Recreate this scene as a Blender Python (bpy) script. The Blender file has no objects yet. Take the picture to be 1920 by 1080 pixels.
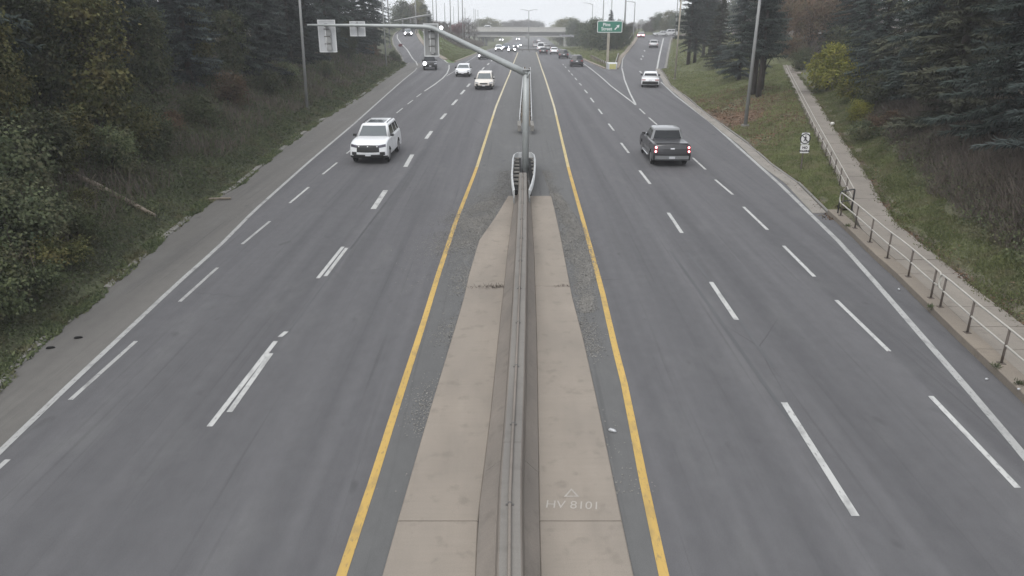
import bpy, math, random
import numpy as np
from mathutils import Vector, Matrix

SC = bpy.context.scene
COL = SC.collection
RAD = math.radians

# ------------------------------------------------------------------ camera
FPX, CAM_H, PITCH = 1405.0, 8.7, RAD(20.6)
CT, ST = math.cos(PITCH), math.sin(PITCH)
cd = bpy.data.cameras.new('camera')
cd.sensor_width = 36.0
cd.lens = FPX / 1920.0 * 36.0
cd.clip_start, cd.clip_end = 0.1, 6000.0
cam = bpy.data.objects.new('camera', cd)
cam.location = (0, 0, CAM_H)
cam.rotation_euler = (RAD(90) - PITCH, 0, 0)
COL.objects.link(cam)
SC.camera = cam

# ------------------------------------------------------------------ sky and sun (overcast)
SUN_EL, SUN_AZ = 48.0, 205.0
w = bpy.data.worlds.new('World'); SC.world = w; w.use_nodes = True
nt = w.node_tree; nt.nodes.clear()
N = nt.nodes.new
out = N('ShaderNodeOutputWorld'); bg = N('ShaderNodeBackground')
sky = N('ShaderNodeTexSky'); sky.sky_type = 'NISHITA'; sky.sun_disc = False
sky.sun_elevation = RAD(SUN_EL); sky.sun_rotation = RAD(SUN_AZ)
sky.dust_density = 4.0; sky.air_density = 1.0
bw = N('ShaderNodeRGBToBW'); nt.links.new(sky.outputs[0], bw.inputs[0])
tint = N('ShaderNodeMix'); tint.data_type = 'RGBA'; tint.blend_type = 'MULTIPLY'
tint.inputs[0].default_value = 1.0; tint.inputs[7].default_value = (0.955, 0.985, 1.04, 1)
nt.links.new(bw.outputs[0], tint.inputs[6])
flat = N('ShaderNodeMix'); flat.data_type = 'RGBA'; flat.inputs[0].default_value = 0.8
nt.links.new(tint.outputs[2], flat.inputs[6]); flat.inputs[7].default_value = (7.5, 7.75, 8.2, 1)
tc = N('ShaderNodeTexCoord'); mp = N('ShaderNodeMapping'); mp.inputs['Scale'].default_value = (1, 1, 3.5)
cl = N('ShaderNodeTexNoise'); cl.inputs['Scale'].default_value = 2.2; cl.inputs['Detail'].default_value = 5
nt.links.new(tc.outputs['Generated'], mp.inputs[0]); nt.links.new(mp.outputs[0], cl.inputs[0])
mr = N('ShaderNodeMapRange'); mr.inputs[1].default_value = .3; mr.inputs[2].default_value = .7
mr.inputs[3].default_value = .9; mr.inputs[4].default_value = 1.06
nt.links.new(cl.outputs[0], mr.inputs[0])
clm = N('ShaderNodeMix'); clm.data_type = 'RGBA'; clm.blend_type = 'MULTIPLY'; clm.inputs[0].default_value = 1
nt.links.new(flat.outputs[2], clm.inputs[6]); nt.links.new(mr.outputs[0], clm.inputs[7])
nt.links.new(clm.outputs[2], bg.inputs[0]); bg.inputs[1].default_value = 0.112
nt.links.new(bg.outputs[0], out.inputs[0])
sl = bpy.data.lights.new('sun', 'SUN'); sl.energy = 1.2; sl.angle = RAD(40); sl.color = (1, .97, .93)
so = bpy.data.objects.new('sun', sl); COL.objects.link(so)
az = RAD(SUN_AZ)
so.rotation_euler = Vector((-math.sin(az) * math.cos(RAD(SUN_EL)), -math.cos(az) * math.cos(RAD(SUN_EL)), -math.sin(RAD(SUN_EL)))).to_track_quat('-Z', 'Y').to_euler()
SC.view_settings.view_transform = 'Standard'; SC.view_settings.look = 'None'
SC.view_settings.gamma = 1.0; SC.view_settings.exposure = 0.66
try: SC.view_settings.use_curve_mapping = False
except Exception: pass
SC.render.engine = 'CYCLES'
SC.cycles.max_bounces = 6; SC.cycles.diffuse_bounces = 3; SC.cycles.glossy_bounces = 3
SC.cycles.transmission_bounces = 2; SC.cycles.transparent_max_bounces = 6; SC.cycles.volume_bounces = 2
try: SC.cycles.use_denoising = True
except Exception: pass

# ------------------------------------------------------------------ materials
def srgb(r, g, b):
    f = lambda c: c / 12.92 if c <= .04045 else ((c + .055) / 1.055) ** 2.4
    return (f(r / 255), f(g / 255), f(b / 255), 1)
def C(r, g=None, b=None):
    return (r, r, r, 1) if g is None else (r, g, b, 1)
class Mat:
    """small helper around one principled material"""
    def __init__(s, name, col=(.5, .5, .5, 1), rough=.7, metal=0, spec=.4, coat=0):
        s.m = bpy.data.materials.new(name); s.m.use_nodes = True
        s.t = s.m.node_tree; s.p = s.t.nodes['Principled BSDF']
        s.p.inputs['Base Color'].default_value = col
        s.p.inputs['Roughness'].default_value = rough
        s.p.inputs['Metallic'].default_value = metal
        s.p.inputs['Specular IOR Level'].default_value = spec
        s.p.inputs['Coat Weight'].default_value = coat
        s.p.inputs['Coat Roughness'].default_value = .05
        s._co = None
    def n(s, kind, **kw):
        x = s.t.nodes.new(kind)
        for k, v in kw.items(): x.inputs[k].default_value = v
        return x
    def l(s, a, b): s.t.links.new(a, b)
    def co(s, scale=(1, 1, 1), rot=0):
        if s._co is None: s._co = s.n('ShaderNodeTexCoord')
        m = s.n('ShaderNodeMapping'); m.inputs['Scale'].default_value = scale; m.inputs['Rotation'].default_value = (0, 0, rot)
        s.l(s._co.outputs['Object'], m.inputs[0]); return m.outputs[0]
    def noise(s, scale=(1, 1, 1), sc=1.0, det=4, lo=.3, hi=.7, a=0., b=1., rough=.55):
        x = s.n('ShaderNodeTexNoise', Scale=sc, Detail=det, Roughness=rough)
        s.l(s.co(scale), x.inputs['Vector'])
        r = s.n('ShaderNodeMapRange'); r.clamp = True
        for i, v in ((1, lo), (2, hi), (3, a), (4, b)): r.inputs[i].default_value = v
        s.l(x.outputs[0], r.inputs[0]); return r.outputs[0]
    def mix(s, fac, a, b, mode='MIX'):
        x = s.n('ShaderNodeMix'); x.data_type = 'RGBA'; x.blend_type = mode
        for i, v in ((0, fac), (6, a), (7, b)):
            if hasattr(v, 'is_output'): s.l(v, x.inputs[i])
            else: x.inputs[i].default_value = v
        return x.outputs[2]
    def math(s, op, a, b=0.):
        x = s.n('ShaderNodeMath'); x.operation = op
        for i, v in ((0, a), (1, b)):
            if hasattr(v, 'is_output'): s.l(v, x.inputs[i])
            else: x.inputs[i].default_value = v
        return x.outputs[0]
    def base(s, c): s.l(c, s.p.inputs['Base Color']); return s
    def rough(s, c): s.l(c, s.p.inputs['Roughness']); return s
    def bump(s, h, strength=.3, dist=.01):
        b = s.n('ShaderNodeBump', Strength=strength, Distance=dist)
        s.l(h, b.inputs['Height']); s.l(b.outputs[0], s.p.inputs['Normal']); return s
    def attr(s, name):
        a = s.n('ShaderNodeAttribute'); a.attribute_name = name; return a
    def emit(s, col, strength):
        s.p.inputs['Emission Color'].default_value = col; s.p.inputs['Emission Strength'].default_value = strength; return s

def asphalt(name, a, b, stain=.5):
    m = Mat(name, rough=.85, spec=.3)
    track = m.noise((1.1, .012, 1), 1.0, 3, .35, .65)              # wheel tracks along the lanes
    big = m.noise((.14, .05, 1), 1.0, 5, .3, .7)
    c = m.mix(m.math('MULTIPLY', track, .9), a, b)
    c = m.mix(m.math('MULTIPLY', big, .6), c, tuple(x * .8 for x in a[:3]) + (1,))
    blot = m.noise((1, .35, 1), .9, 6, .56, .74)
    c = m.mix(m.math('MULTIPLY', blot, .22 * stain), c, C(.17, .17, .165))
    streak = m.noise((6, .09, 1), 1.0, 4, .58, .72)
    c = m.mix(m.math('MULTIPLY', streak, .32), c, C(.05))
    grain = m.noise((1, 1, 1), 55, 3, .25, .75, .82, 1.16)
    c = m.mix(1.0, c, grain, 'MULTIPLY')
    mott = m.noise((1, .55, 1), 3.2, 6, .3, .7, .93, 1.07, .65)
    c = m.mix(1.0, c, mott, 'MULTIPLY')
    oil = m.noise((.55, .05, 1), 1.0, 6, .58, .75)
    c = m.mix(m.math('MULTIPLY', oil, .38), c, C(.058))
    drip = m.noise((1, .5, 1), 1.4, 2, .69, .76)
    c = m.mix(m.math('MULTIPLY', drip, .45), c, C(.055))
    fleck = m.noise((1, 1, 1), 16, 2, .7, .78)
    c = m.mix(m.math('MULTIPLY', fleck, .25), c, C(.2))
    v = m.n('ShaderNodeTexVoronoi', Scale=.16); v.feature = 'DISTANCE_TO_EDGE'
    nz = m.n('ShaderNodeTexNoise', Scale=.7, Detail=5); m.l(m.co((1, .45, 1)), nz.inputs['Vector'])
    mixv = m.mix(.12, m.co((1, .45, 1)), nz.outputs['Color'], 'ADD'); m.l(mixv, v.inputs['Vector'])
    cr = m.n('ShaderNodeMapRange'); cr.clamp = True
    for i, x in ((1, .0), (2, .0035), (3, 1.), (4, 0.)): cr.inputs[i].default_value = x
    m.l(v.outputs[0], cr.inputs[0])
    gate = m.noise((.08, .06, 1), 1.0, 2, .52, .6)
    c = m.mix(m.math('MULTIPLY', m.math('MULTIPLY', cr.outputs[0], gate), .55), c, C(.035))
    m.base(c); m.bump(grain, .25, .006); return m.m
M = {}
M['lane'] = asphalt('lane_asphalt', C(.122, .120, .124), C(.078, .077, .081), 1.0)
M['shoulder'] = asphalt('shoulder_asphalt', C(.150, .143, .132), C(.112, .107, .10), 1.6)
M['median_asphalt'] = asphalt('median_asphalt', C(.122, .122, .120), C(.106, .106, .105), 1.5)

def concrete(name, a, b, scale=1.0, stains=.5):
    m = Mat(name, rough=.9, spec=.25)
    c = m.mix(m.noise((.5, .25, .5), 1.2 * scale, 6, .3, .7), a, b)
    wash = m.noise((1.6, .12, 1), 1.0, 5, .5, .72)
    c = m.mix(m.math('MULTIPLY', wash, stains * .28), c, tuple(x * .6 for x in a[:3]) + (1,))
    broom = m.noise((.8, 14, 1), 1.0, 3, .35, .7)                  # broom finish across the pour
    c = m.mix(m.math('MULTIPLY', broom, .26), c, tuple(x * .72 for x in a[:3]) + (1,))
    sp = m.noise((1, 1, 1), 2.6, 6, .56, .7)
    c = m.mix(m.math('MULTIPLY', sp, stains * .5), c, tuple(x * .55 for x in a[:3]) + (1,))
    g = m.noise((1, 1, 1), 60, 3, .25, .75, .84, 1.14)
    c = m.mix(1.0, c, g, 'MULTIPLY')
    m.base(c); m.bump(g, .3, .006); return m.m
M['slab'] = concrete('median_concrete', C(.285, .248, .208), C(.215, .190, .162), 1.0, .9)
M['barrier'] = concrete('barrier_concrete', C(.225, .198, .172), C(.165, .148, .131), 1.6, .9)
M['barrier_top'] = concrete('barrier_top_concrete', C(.205, .192, .174), C(.162, .152, .140), 1.4, .6)
M['kerb'] = concrete('kerb_concrete', C(.225, .215, .195), C(.175, .168, .155), 1.5, .8)
M['tan_kerb'] = concrete('tan_concrete', C(.25, .215, .175), C(.2, .175, .148), 1.2, .6)
M['walk'] = concrete('sidewalk_concrete', C(.268, .242, .21), C(.2, .18, .158), 1.0, 1.0)
M['bridge'] = concrete('bridge_concrete', C(.42, .41, .385), C(.36, .355, .335), .1, .3)
M['dust'] = concrete('dust', C(.245, .235, .215), C(.19, .183, .17), 2., .6)
M['girder'] = concrete('girder_concrete', C(.2, .2, .195), C(.16, .16, .16), .2, .3)
M['gravel'] = concrete('gravel', C(.29, .268, .238), C(.205, .19, .17), 2.5, .9)

def paint(name, col, worn=.5, under=C(.10)):
    m = Mat(name, rough=.75, spec=.3)
    wv = m.noise((1, .5, 1), 3.0, 6, .52, .72)
    fine = m.noise((1, .3, 1), 22, 4, .56, .68)
    fac = m.math('MULTIPLY', m.math('MAXIMUM', m.math('MULTIPLY', wv, .75), m.math('MULTIPLY', fine, .7)), worn)
    c = m.mix(fac, col, under)
    c = m.mix(1.0, c, m.noise((1, .15, 1), 2, 3, .3, .7, .88, 1.06), 'MULTIPLY')
    m.base(c); return m.m
M['white_line'] = paint('white_road_paint', C(.46, .46, .445), .85)
M['edge_line'] = paint('worn_white_road_paint', C(.36, .36, .35), .85)
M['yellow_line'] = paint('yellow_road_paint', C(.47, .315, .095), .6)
M['hazed_yellow'] = paint('hazed_yellow_road_paint', C(.50, .40, .20), .5)  # same yellow paint, with distance haze mixed into its colour
M['far_hazed_yellow'] = paint('far_hazed_yellow_road_paint', C(.52, .46, .32), .45)  # same yellow paint again, with still more haze in the colour
M['tar'] = paint('tar_seam', C(.070, .070, .073), 1.0)
M['skid'] = paint('tyre_rubber_marks', C(.094, .095, .099), 1.0)
M['chalk'] = paint('faded_spray_paint', C(.37, .345, .31), 1.0, C(.27, .246, .22))

def metal(name, col, rough=.5, met=.6, var=.25):
    m = Mat(name, rough=rough, metal=met, spec=.5)
    c = m.mix(m.noise((1, 1, .4), 2.2, 5, .3, .7), col, tuple(x * (1 - var) for x in col[:3]) + (1,))
    m.base(c); return m.m
M['galv'] = metal('galvanised_steel', C(.27, .275, .27), .65, .1)
M['galv_light'] = metal('bright_galvanised_steel', C(.62, .63, .63), .5, .25)
M['pole'] = metal('weathered_pole', C(.30, .305, .30), .65, .2)
M['pole_dark'] = metal('dark_pole', C(.13, .125, .12), .7, .1)
M['arm'] = metal('mast_arm_steel', C(.36, .38, .375), .5, .2, .15)
M['beige_post'] = metal('beige_post', C(.34, .31, .255), .7, .0)
M['sign_back'] = metal('sign_back_aluminium', C(.46, .47, .48), .5, .3, .12)
M['rail'] = metal('handrail_steel', C(.50, .48, .43), .55, .2)
M['rail_post'] = metal('handrail_post', C(.115, .095, .08), .7, .1)
M['rail_dark'] = metal('dark_handrail', C(.05, .05, .052), .7, .1)
M['dark'] = Mat('dark_rubber', C(.012), .8, spec=.2).m
M['black'] = Mat('black_plastic', C(.02), .55).m
M['sign_green'] = Mat('sign_green', srgb(40, 112, 92), .55).m
M['sign_white'] = Mat('sign_white', C(.68), .6).m
M['sign_black'] = Mat('sign_black', C(.03), .6).m
M['yellow'] = Mat('yellow_plastic', C(.42, .40, .17), .6).m
M['wood'] = metal('dead_wood', C(.24, .20, .155), .9, 0, .5)
M['bark'] = metal('bark', C(.062, .050, .042), .95, 0, .5)
M['litter'] = Mat('white_litter', C(.62, .61, .58), .8).m
M['red_cloth'] = Mat('faded_red', C(.3, .05, .06), .8).m
M['lamp_lit'] = Mat('lit_lamp', C(.9)).emit(C(.93, .93, 1.0), 9.0).m
M['tail_lit'] = Mat('lit_tail_lamp', C(.5, .02, .03)).emit(C(1, .16, .17), 3.0).m
M['tail_hot'] = Mat('bright_tail_lamp', C(.9, .3, .3)).emit(C(1, .34, .38), 4.0).m
M['tail'] = Mat('tail_lamp', C(.22, .015, .018), .25, spec=.6).m
M['lens'] = Mat('head_lamp_lens', C(.35, .36, .38), .15, spec=.8).m
M['dark_lens'] = Mat('smoked_head_lamp', C(.07, .065, .085), .15, spec=.8).m
M['amber'] = Mat('amber_lens', C(.5, .22, .05), .3).m
M['chrome'] = Mat('chrome', C(.55), .25, metal=.9).m
M['rim'] = metal('alloy_rim', C(.34), .4, .7)
M['glass'] = Mat('car_glass', C(.014, .016, .018), .08, spec=.35).m
M['glass_pale'] = Mat('windscreen', C(.10, .115, .12), .05, spec=.8).m
M['plate'] = Mat('licence_plate', C(.55, .56, .58), .5).m
for nm, col in dict(white=C(.74, .75, .76), cream=C(.66, .62, .56), black=C(.014, .013, .015), charcoal=C(.032, .032, .035),
                    grey=C(.20, .205, .21), silver=C(.42, .425, .43), blue=C(.05, .07, .12), green=C(.07, .09, .07)).items():
    M['car_' + nm] = Mat('car_paint_' + nm, col, .38, spec=.5, coat=.6).m

def leafy(name, a, b, c3=None, trans=.25, rnd=.35):
    m = Mat(name, rough=.8, spec=.12)
    t = m.attr('tone').outputs['Fac']
    col = m.mix(t, a, b)
    if c3:
        nz = m.noise((1, 1, 1), .9, 3, .5, .62)
        col = m.mix(m.math('MULTIPLY', nz, .75), col, c3)
    oi = m.n('ShaderNodeObjectInfo')
    rr = m.n('ShaderNodeMapRange'); rr.inputs[3].default_value = 1 - rnd; rr.inputs[4].default_value = 1 + rnd
    m.l(oi.outputs['Random'], rr.inputs[0])
    col = m.mix(1.0, col, rr.outputs[0], 'MULTIPLY')
    m.base(col)
    tr = m.n('ShaderNodeBsdfTranslucent'); m.l(col, tr.inputs[0])
    mx = m.n('ShaderNodeMixShader'); mx.inputs[0].default_value = trans
    o = m.t.nodes['Material Output']
    m.l(m.p.outputs[0], mx.inputs[1]); m.l(tr.outputs[0], mx.inputs[2]); m.l(mx.outputs[0], o.inputs[0])
    return m.m
M['spruce'] = leafy('spruce_needles', C(.025, .035, .031), C(.066, .082, .072), trans=.1)
M['blue_spruce'] = leafy('blue_spruce_needles', C(.022, .031, .030), C(.092, .110, .104), trans=.1)
M['olive_spruce'] = leafy('olive_spruce_needles', C(.040, .044, .030), C(.095, .098, .068), trans=.1)
M['vine'] = leafy('vine_leaves', C(.045, .055, .024), C(.155, .15, .062), C(.15, .128, .055))
M['dull_leaf'] = leafy('dull_leaves', C(.042, .056, .032), C(.115, .128, .07), C(.105, .10, .06))
M['yellow_leaf'] = leafy('yellow_leaves', C(.10, .115, .022), C(.28, .26, .055))
M['orange_leaf'] = leafy('orange_leaves', C(.10, .072, .05), C(.19, .125, .08), C(.12, .11, .06))
M['red_leaf'] = leafy('red_leaves', C(.13, .05, .055), C(.24, .08, .085))
M['far_green'] = leafy('far_green_leaves', C(.045, .06, .04), C(.10, .125, .08), C(.12, .12, .07))
M['far_yellow'] = leafy('far_yellow_leaves', C(.10, .105, .05), C(.2, .2, .1), C(.16, .15, .08))
M['far_brown'] = leafy('far_brown_leaves', C(.07, .06, .052), C(.13, .11, .095))
M['weed'] = leafy('weed_leaves', C(.052, .068, .038), C(.145, .165, .083), C(.115, .105, .066))
M['grass'] = leafy('grass_blades', C(.085, .102, .042), C(.22, .24, .11), C(.20, .19, .11))
M['twig'] = leafy('bare_twigs', C(.085, .071, .062), C(.20, .168, .142), trans=0)
M['fallen'] = leafy('fallen_leaves', C(.10, .065, .045), C(.24, .14, .085), C(.14, .115, .08), trans=0)

# ------------------------------------------------------------------ mesh helpers
def link(o, parent=None):
    COL.objects.link(o)
    if parent is not None: o.parent = parent
    return o
def mesh_np(name, V, F, mats, parent=None, mi=None, tone=None, smooth=False):
    """V (n,3); F (m,k) array of equal faces"""
    V = np.asarray(V, dtype=np.float32); F = np.asarray(F, dtype=np.int32)
    me = bpy.data.meshes.new(name)
    k = F.shape[1]
    me.vertices.add(len(V)); me.vertices.foreach_set('co', V.ravel())
    me.loops.add(F.size); me.loops.foreach_set('vertex_index', F.ravel())
    me.polygons.add(len(F)); me.polygons.foreach_set('loop_start', np.arange(0, F.size, k, dtype=np.int32))
    try: me.polygons.foreach_set('loop_total', np.full(len(F), k, dtype=np.int32))
    except Exception: pass
    if mi is not None: me.polygons.foreach_set('material_index', np.asarray(mi, dtype=np.int32))
    if smooth: me.polygons.foreach_set('use_smooth', np.ones(len(F), dtype=bool))
    me.update(calc_edges=True)
    if tone is not None:
        a = me.attributes.new('tone', 'FLOAT', 'POINT'); a.data.foreach_set('value', np.asarray(tone, dtype=np.float32))
    for m in (mats if isinstance(mats, (list, tuple)) else [mats]): me.materials.append(m)
    return link(bpy.data.objects.new(name, me), parent)
class MB:
    def __init__(s): s.v = []; s.f = []; s.m = []; s.sm = []
    def add(s, vs, fs, mi=0, smooth=False):
        o = len(s.v); s.v += [tuple(map(float, v)) for v in vs]
        for f in fs: s.f.append([i + o for i in f]); s.m.append(mi); s.sm.append(smooth)
        return s
    def box(s, c, d, rz=0., mi=0, tap=1.0):
        x, y, z = (k / 2 for k in d); cs, sn = math.cos(rz), math.sin(rz); vs = []
        for sz, t in ((-1, 1.0), (1, tap)):
            for sx, sy in ((-1, -1), (1, -1), (1, 1), (-1, 1)):
                a, b = sx * x * t, sy * y * t
                vs.append((c[0] + a * cs - b * sn, c[1] + a * sn + b * cs, c[2] + sz * z))
        return s.add(vs, [(3, 2, 1, 0), (4, 5, 6, 7), (0, 1, 5, 4), (1, 2, 6, 5), (2, 3, 7, 6), (3, 0, 4, 7)], mi)
    def tube(s, pts, rs, n=8, mi=0, cap=True, smooth=True):
        pts = [Vector(p) for p in pts]; rs = rs if hasattr(rs, '__len__') else [rs] * len(pts)
        up = None; vs = []
        for i, p in enumerate(pts):
            t = (pts[min(i + 1, len(pts) - 1)] - pts[max(i - 1, 0)]).normalized()
            if up is None: up = t.orthogonal().normalized()
            up = (up - t * up.dot(t))
            up = up.normalized() if up.length > 1e-6 else t.orthogonal().normalized()
            sd = t.cross(up)
            for k in range(n):
                a = 2 * math.pi * k / n; vs.append(p + (up * math.cos(a) + sd * math.sin(a)) * rs[i])
        fs = [(i * n + k, i * n + (k + 1) % n, (i + 1) * n + (k + 1) % n, (i + 1) * n + k) for i in range(len(pts) - 1) for k in range(n)]
        s.add(vs, fs, mi, smooth)
        if cap:
            o = len(s.v) - len(vs)
            s.f.append([o + k for k in reversed(range(n))]); s.m.append(mi); s.sm.append(False)
            s.f.append([o + (len(pts) - 1) * n + k for k in range(n)]); s.m.append(mi); s.sm.append(False)
        return s
    def loft(s, loops, mi=0, cap=True, smooth=False, closed=True):
        n = len(loops[0]); vs = [v for l in loops for v in l]; fs = []
        for i in range(len(loops) - 1):
            for k in range(n if closed else n - 1):
                fs.append((i * n + k, i * n + (k + 1) % n, (i + 1) * n + (k + 1) % n, (i + 1) * n + k))
        if cap: fs += [tuple(reversed(range(n))), tuple((len(loops) - 1) * n + k for k in range(n))]
        return s.add(vs, fs, mi, smooth)
    def build(s, name, mats, parent=None, fix=True):
        me = bpy.data.meshes.new(name); me.from_pydata(s.v, [], s.f)
        if fix:
            import bmesh
            b = bmesh.new(); b.from_mesh(me); bmesh.ops.recalc_face_normals(b, faces=b.faces); b.to_mesh(me); b.free()
        me.polygons.foreach_set('material_index', s.m); me.polygons.foreach_set('use_smooth', s.sm)
        for m in (mats if isinstance(mats, (list, tuple)) else [mats]): me.materials.append(m)
        me.update(); return link(bpy.data.objects.new(name, me), parent)
def as_mesh(o):
    """a text object turned into a mesh object"""
    bpy.context.view_layer.update()
    me = bpy.data.meshes.new_from_object(o.evaluated_get(bpy.context.evaluated_depsgraph_get()))
    n = bpy.data.objects.new('lettering', me); nm = o.name; n.location, n.rotation_euler, n.scale = o.location.copy(), o.rotation_euler.copy(), o.scale.copy()
    COL.objects.link(n); n.parent = o.parent; cu = o.data
    bpy.data.objects.remove(o); bpy.data.curves.remove(cu); n.name = nm.split('.')[0]; return n
def tag(o, label=None, cat=None, group=None, kind=None):
    if label: o['label'] = label
    if cat: o['category'] = cat
    if group: o['group'] = group
    if kind: o['kind'] = kind
    return o
def thing(name, label, cat, loc=(0, 0, 0), rz=0., group=None):
    o = bpy.data.objects.new(name, None); o.empty_display_size = .2
    o.location = loc; o.rotation_euler = (0, 0, rz); COL.objects.link(o)
    return tag(o, label, cat, group)
def copy_tree(o, parent=None):
    c = o.copy(); COL.objects.link(c)
    if parent is not None: c.parent = parent
    for ch in list(o.children): copy_tree(ch, c)
    return c

# ------------------------------------------------------------------ survey: sight lines from the mast to points on the ground
def ray(px, py):
    r, d = (px - 960) / FPX, (py - 540) / FPX
    return r, CT - d * ST, -(ST + d * CT)
_Y = np.concatenate([np.arange(2, 130, .25), np.arange(130, 400, .5), np.arange(400, 1650, 2.)])
def smooth_profile(ks, zs, wdt):
    g = np.arange(-40, 1800, 1.0); z = np.interp(g, ks, zs)
    k = np.ones(wdt) / wdt; zp = np.pad(z, wdt, mode='edge'); z2 = np.convolve(zp, k, 'same')[wdt:-wdt]
    return g, z2
PROF = {
 'main': smooth_profile([-40, 108, 195, 317, 477, 745, 1800], [0, 0, -1.8, -6.5, -9.9, -14, -32], 31),
 'path': smooth_profile([-40, 33, 45, 60, 80, 110, 1800], [.2, .2, .45, .8, 1.25, 2.0, 2.0], 7),
}
_g = PROF['main'][0]
for _n, _nose, _ks, _zs in (('lramp', 137.1, [0, 146, 160, 200, 240, 1800], [0, 0, .5, 1.9, 2.8, 4]), ('rramp', 119.0, [0, 120, 142, 166, 219, 1800], [0, 0, .4, .75, .75, .75])):
    _s = np.clip((_g - _nose - 1) / 24, 0, 1); _s = _s * _s * (3 - 2 * _s)
    PROF[_n] = (_g, PROF['main'][1] * (1 - _s) + smooth_profile(_ks, _zs, 15)[1] * _s)      # a ramp leaves the highway at its gore
def prof(name, y): return np.interp(y, *PROF[name])
def on(name, px, py, dz=0.):
    rx, ry, rz = ray(px, py)
    g = CAM_H + _Y * rz / ry - prof(name, _Y) - dz
    i = np.argmax(g < 0)
    if g[i] >= 0: i = len(g) - 1
    a, b = g[i - 1], g[i]; y = _Y[i - 1] + (_Y[i] - _Y[i - 1]) * a / (a - b)
    return np.array([rx / ry * y, y, float(prof(name, y)) + dz])
def at_y(px, py, y):
    rx, ry, rz = ray(px, py); return Vector((rx / ry * y, y, CAM_H + rz / ry * y))
def line(name, pts):
    P = np.array([on(name, *p) for p in pts]); return P[np.argsort(P[:, 1])]
def xat(P, y):
    """x of a surveyed line at distance y, running on straight past its ends"""
    y = np.asarray(y, dtype=float); Y, X = P[:, 1], P[:, 0]
    r = np.interp(y, Y, X)
    s0 = (X[1] - X[0]) / (Y[1] - Y[0]); s1 = (X[-1] - X[-2]) / (Y[-1] - Y[-2])
    return np.where(y < Y[0], X[0] + (y - Y[0]) * s0, np.where(y > Y[-1], X[-1] + (y - Y[-1]) * s1, r))

L_LPAVE = line('main', [(0, 727), (82, 642), (128, 607), (206, 541), (253, 498), (296, 459), (368, 399), (404, 374), (447, 350), (530, 280), (610, 222), (680, 180), (735, 140), (757, 125)])
L_LEDGE = line('main', [(0, 847), (132, 720), (257, 603), (331, 533), (408, 465), (480, 392), (580, 303), (663, 233), (720, 182), (770, 139)])
L_LYEL = line('main', [(640, 1080), (697, 910), (745, 757), (791, 616), (820, 520), (853, 420), (892, 320), (930, 200), (955, 140), (972, 97), (977, 88)])
L_RYEL = line('main', [(1245, 1080), (1220, 966), (1198, 860), (1173, 728), (1150, 640), (1130, 550), (1093, 413), (1067, 320), (1039, 200), (1016, 130), (1005, 97), (1001, 87)])
L_REDGE = line('main', [(1920, 855), (1830, 747), (1747, 652), (1650, 540), (1573, 453), (1520, 402), (1467, 350), (1400, 290), (1333, 230), (1267, 180), (1238, 153)])
L_RPAVE = line('main', [(1920, 758), (1866, 705), (1802, 645), (1734, 577), (1674, 517), (1640, 487), (1589, 436), (1551, 401), (1493, 343), (1443, 308), (1400, 270), (1363, 243), (1313, 205), (1283, 180), (1256, 160), (1249, 148)])
L_LMAIN = line('main', [(850, 118), (893, 101), (925, 90), (945, 82), (958, 75)])          # main road left pavement edge past the ramp
L_RMAIN = line('main', [(1132, 129), (1095, 113), (1072, 102), (1052, 92), (1040, 84), (1028, 75)])
L_LR_L = line('lramp', [(759, 118), (755, 108), (746, 95), (739, 84), (737, 73), (741, 64), (750, 57)])
L_LR_R = line('lramp', [(842, 118), (827, 109), (800, 93), (786, 76), (778, 62), (779, 55)])
L_RR_L = line('rramp', [(1160, 128), (1166, 112), (1178, 98), (1190, 82), (1197, 70), (1200, 67)])
L_RR_R = line('rramp', [(1249, 128), (1252, 110), (1256, 90), (1258, 76), (1262, 67.5)])
L_WALK_L = line('path', [(1910, 737), (1853, 672), (1794, 616), (1723, 543), (1683, 504), (1620, 441), (1596, 385), (1570, 333), (1551, 295), (1530, 254), (1500, 192), (1480, 150), (1468, 122)])
_wr = line('path', [(1920, 611), (1845, 555), (1781, 500), (1717, 449), (1678, 415), (1657, 385), (1632, 338), (1605, 297), (1561, 235), (1524, 175), (1496, 140), (1483, 122)])
L_WALK_R = np.array([[xat(_wr, y), y, 0] for y in _wr[:, 1]])
Y_LN = float(on('main', 850, 118)[1]); Y_RN = float(on('main', 1132, 129)[1])
Y_WEND = float(L_WALK_L[-1, 1])

def ribs():
    return [('main', -40, 1800, lambda y: np.where(y < Y_LN, xat(L_LPAVE, y), xat(L_LMAIN, np.minimum(y, 470))), lambda y: np.where(y < Y_RN, xat(L_RPAVE, y), xat(L_RMAIN, np.minimum(y, 470)))),
            ('lramp', Y_LN, 262, lambda y: xat(L_LR_L, y), lambda y: xat(L_LR_R, y)),
            ('rramp', Y_RN, 300, lambda y: xat(L_RR_L, y), lambda y: xat(L_RR_R, y)),
            ('path', -40, Y_WEND + 3, lambda y: xat(L_WALK_L, y), lambda y: xat(L_WALK_R, y))]
RIBS = ribs()
def sst(a, b, x):
    t = np.clip((x - a) / (b - a), 0, 1); return t * t * (3 - 2 * t)
def wob(x, y, s, seed):
    return (np.sin(x * s * 1.3 + seed) * np.cos(y * s * 1.1 + seed * 2.3) + .5 * np.sin(x * s * 2.9 - y * s * 2.1 + seed * 1.7)) * .6
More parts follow.
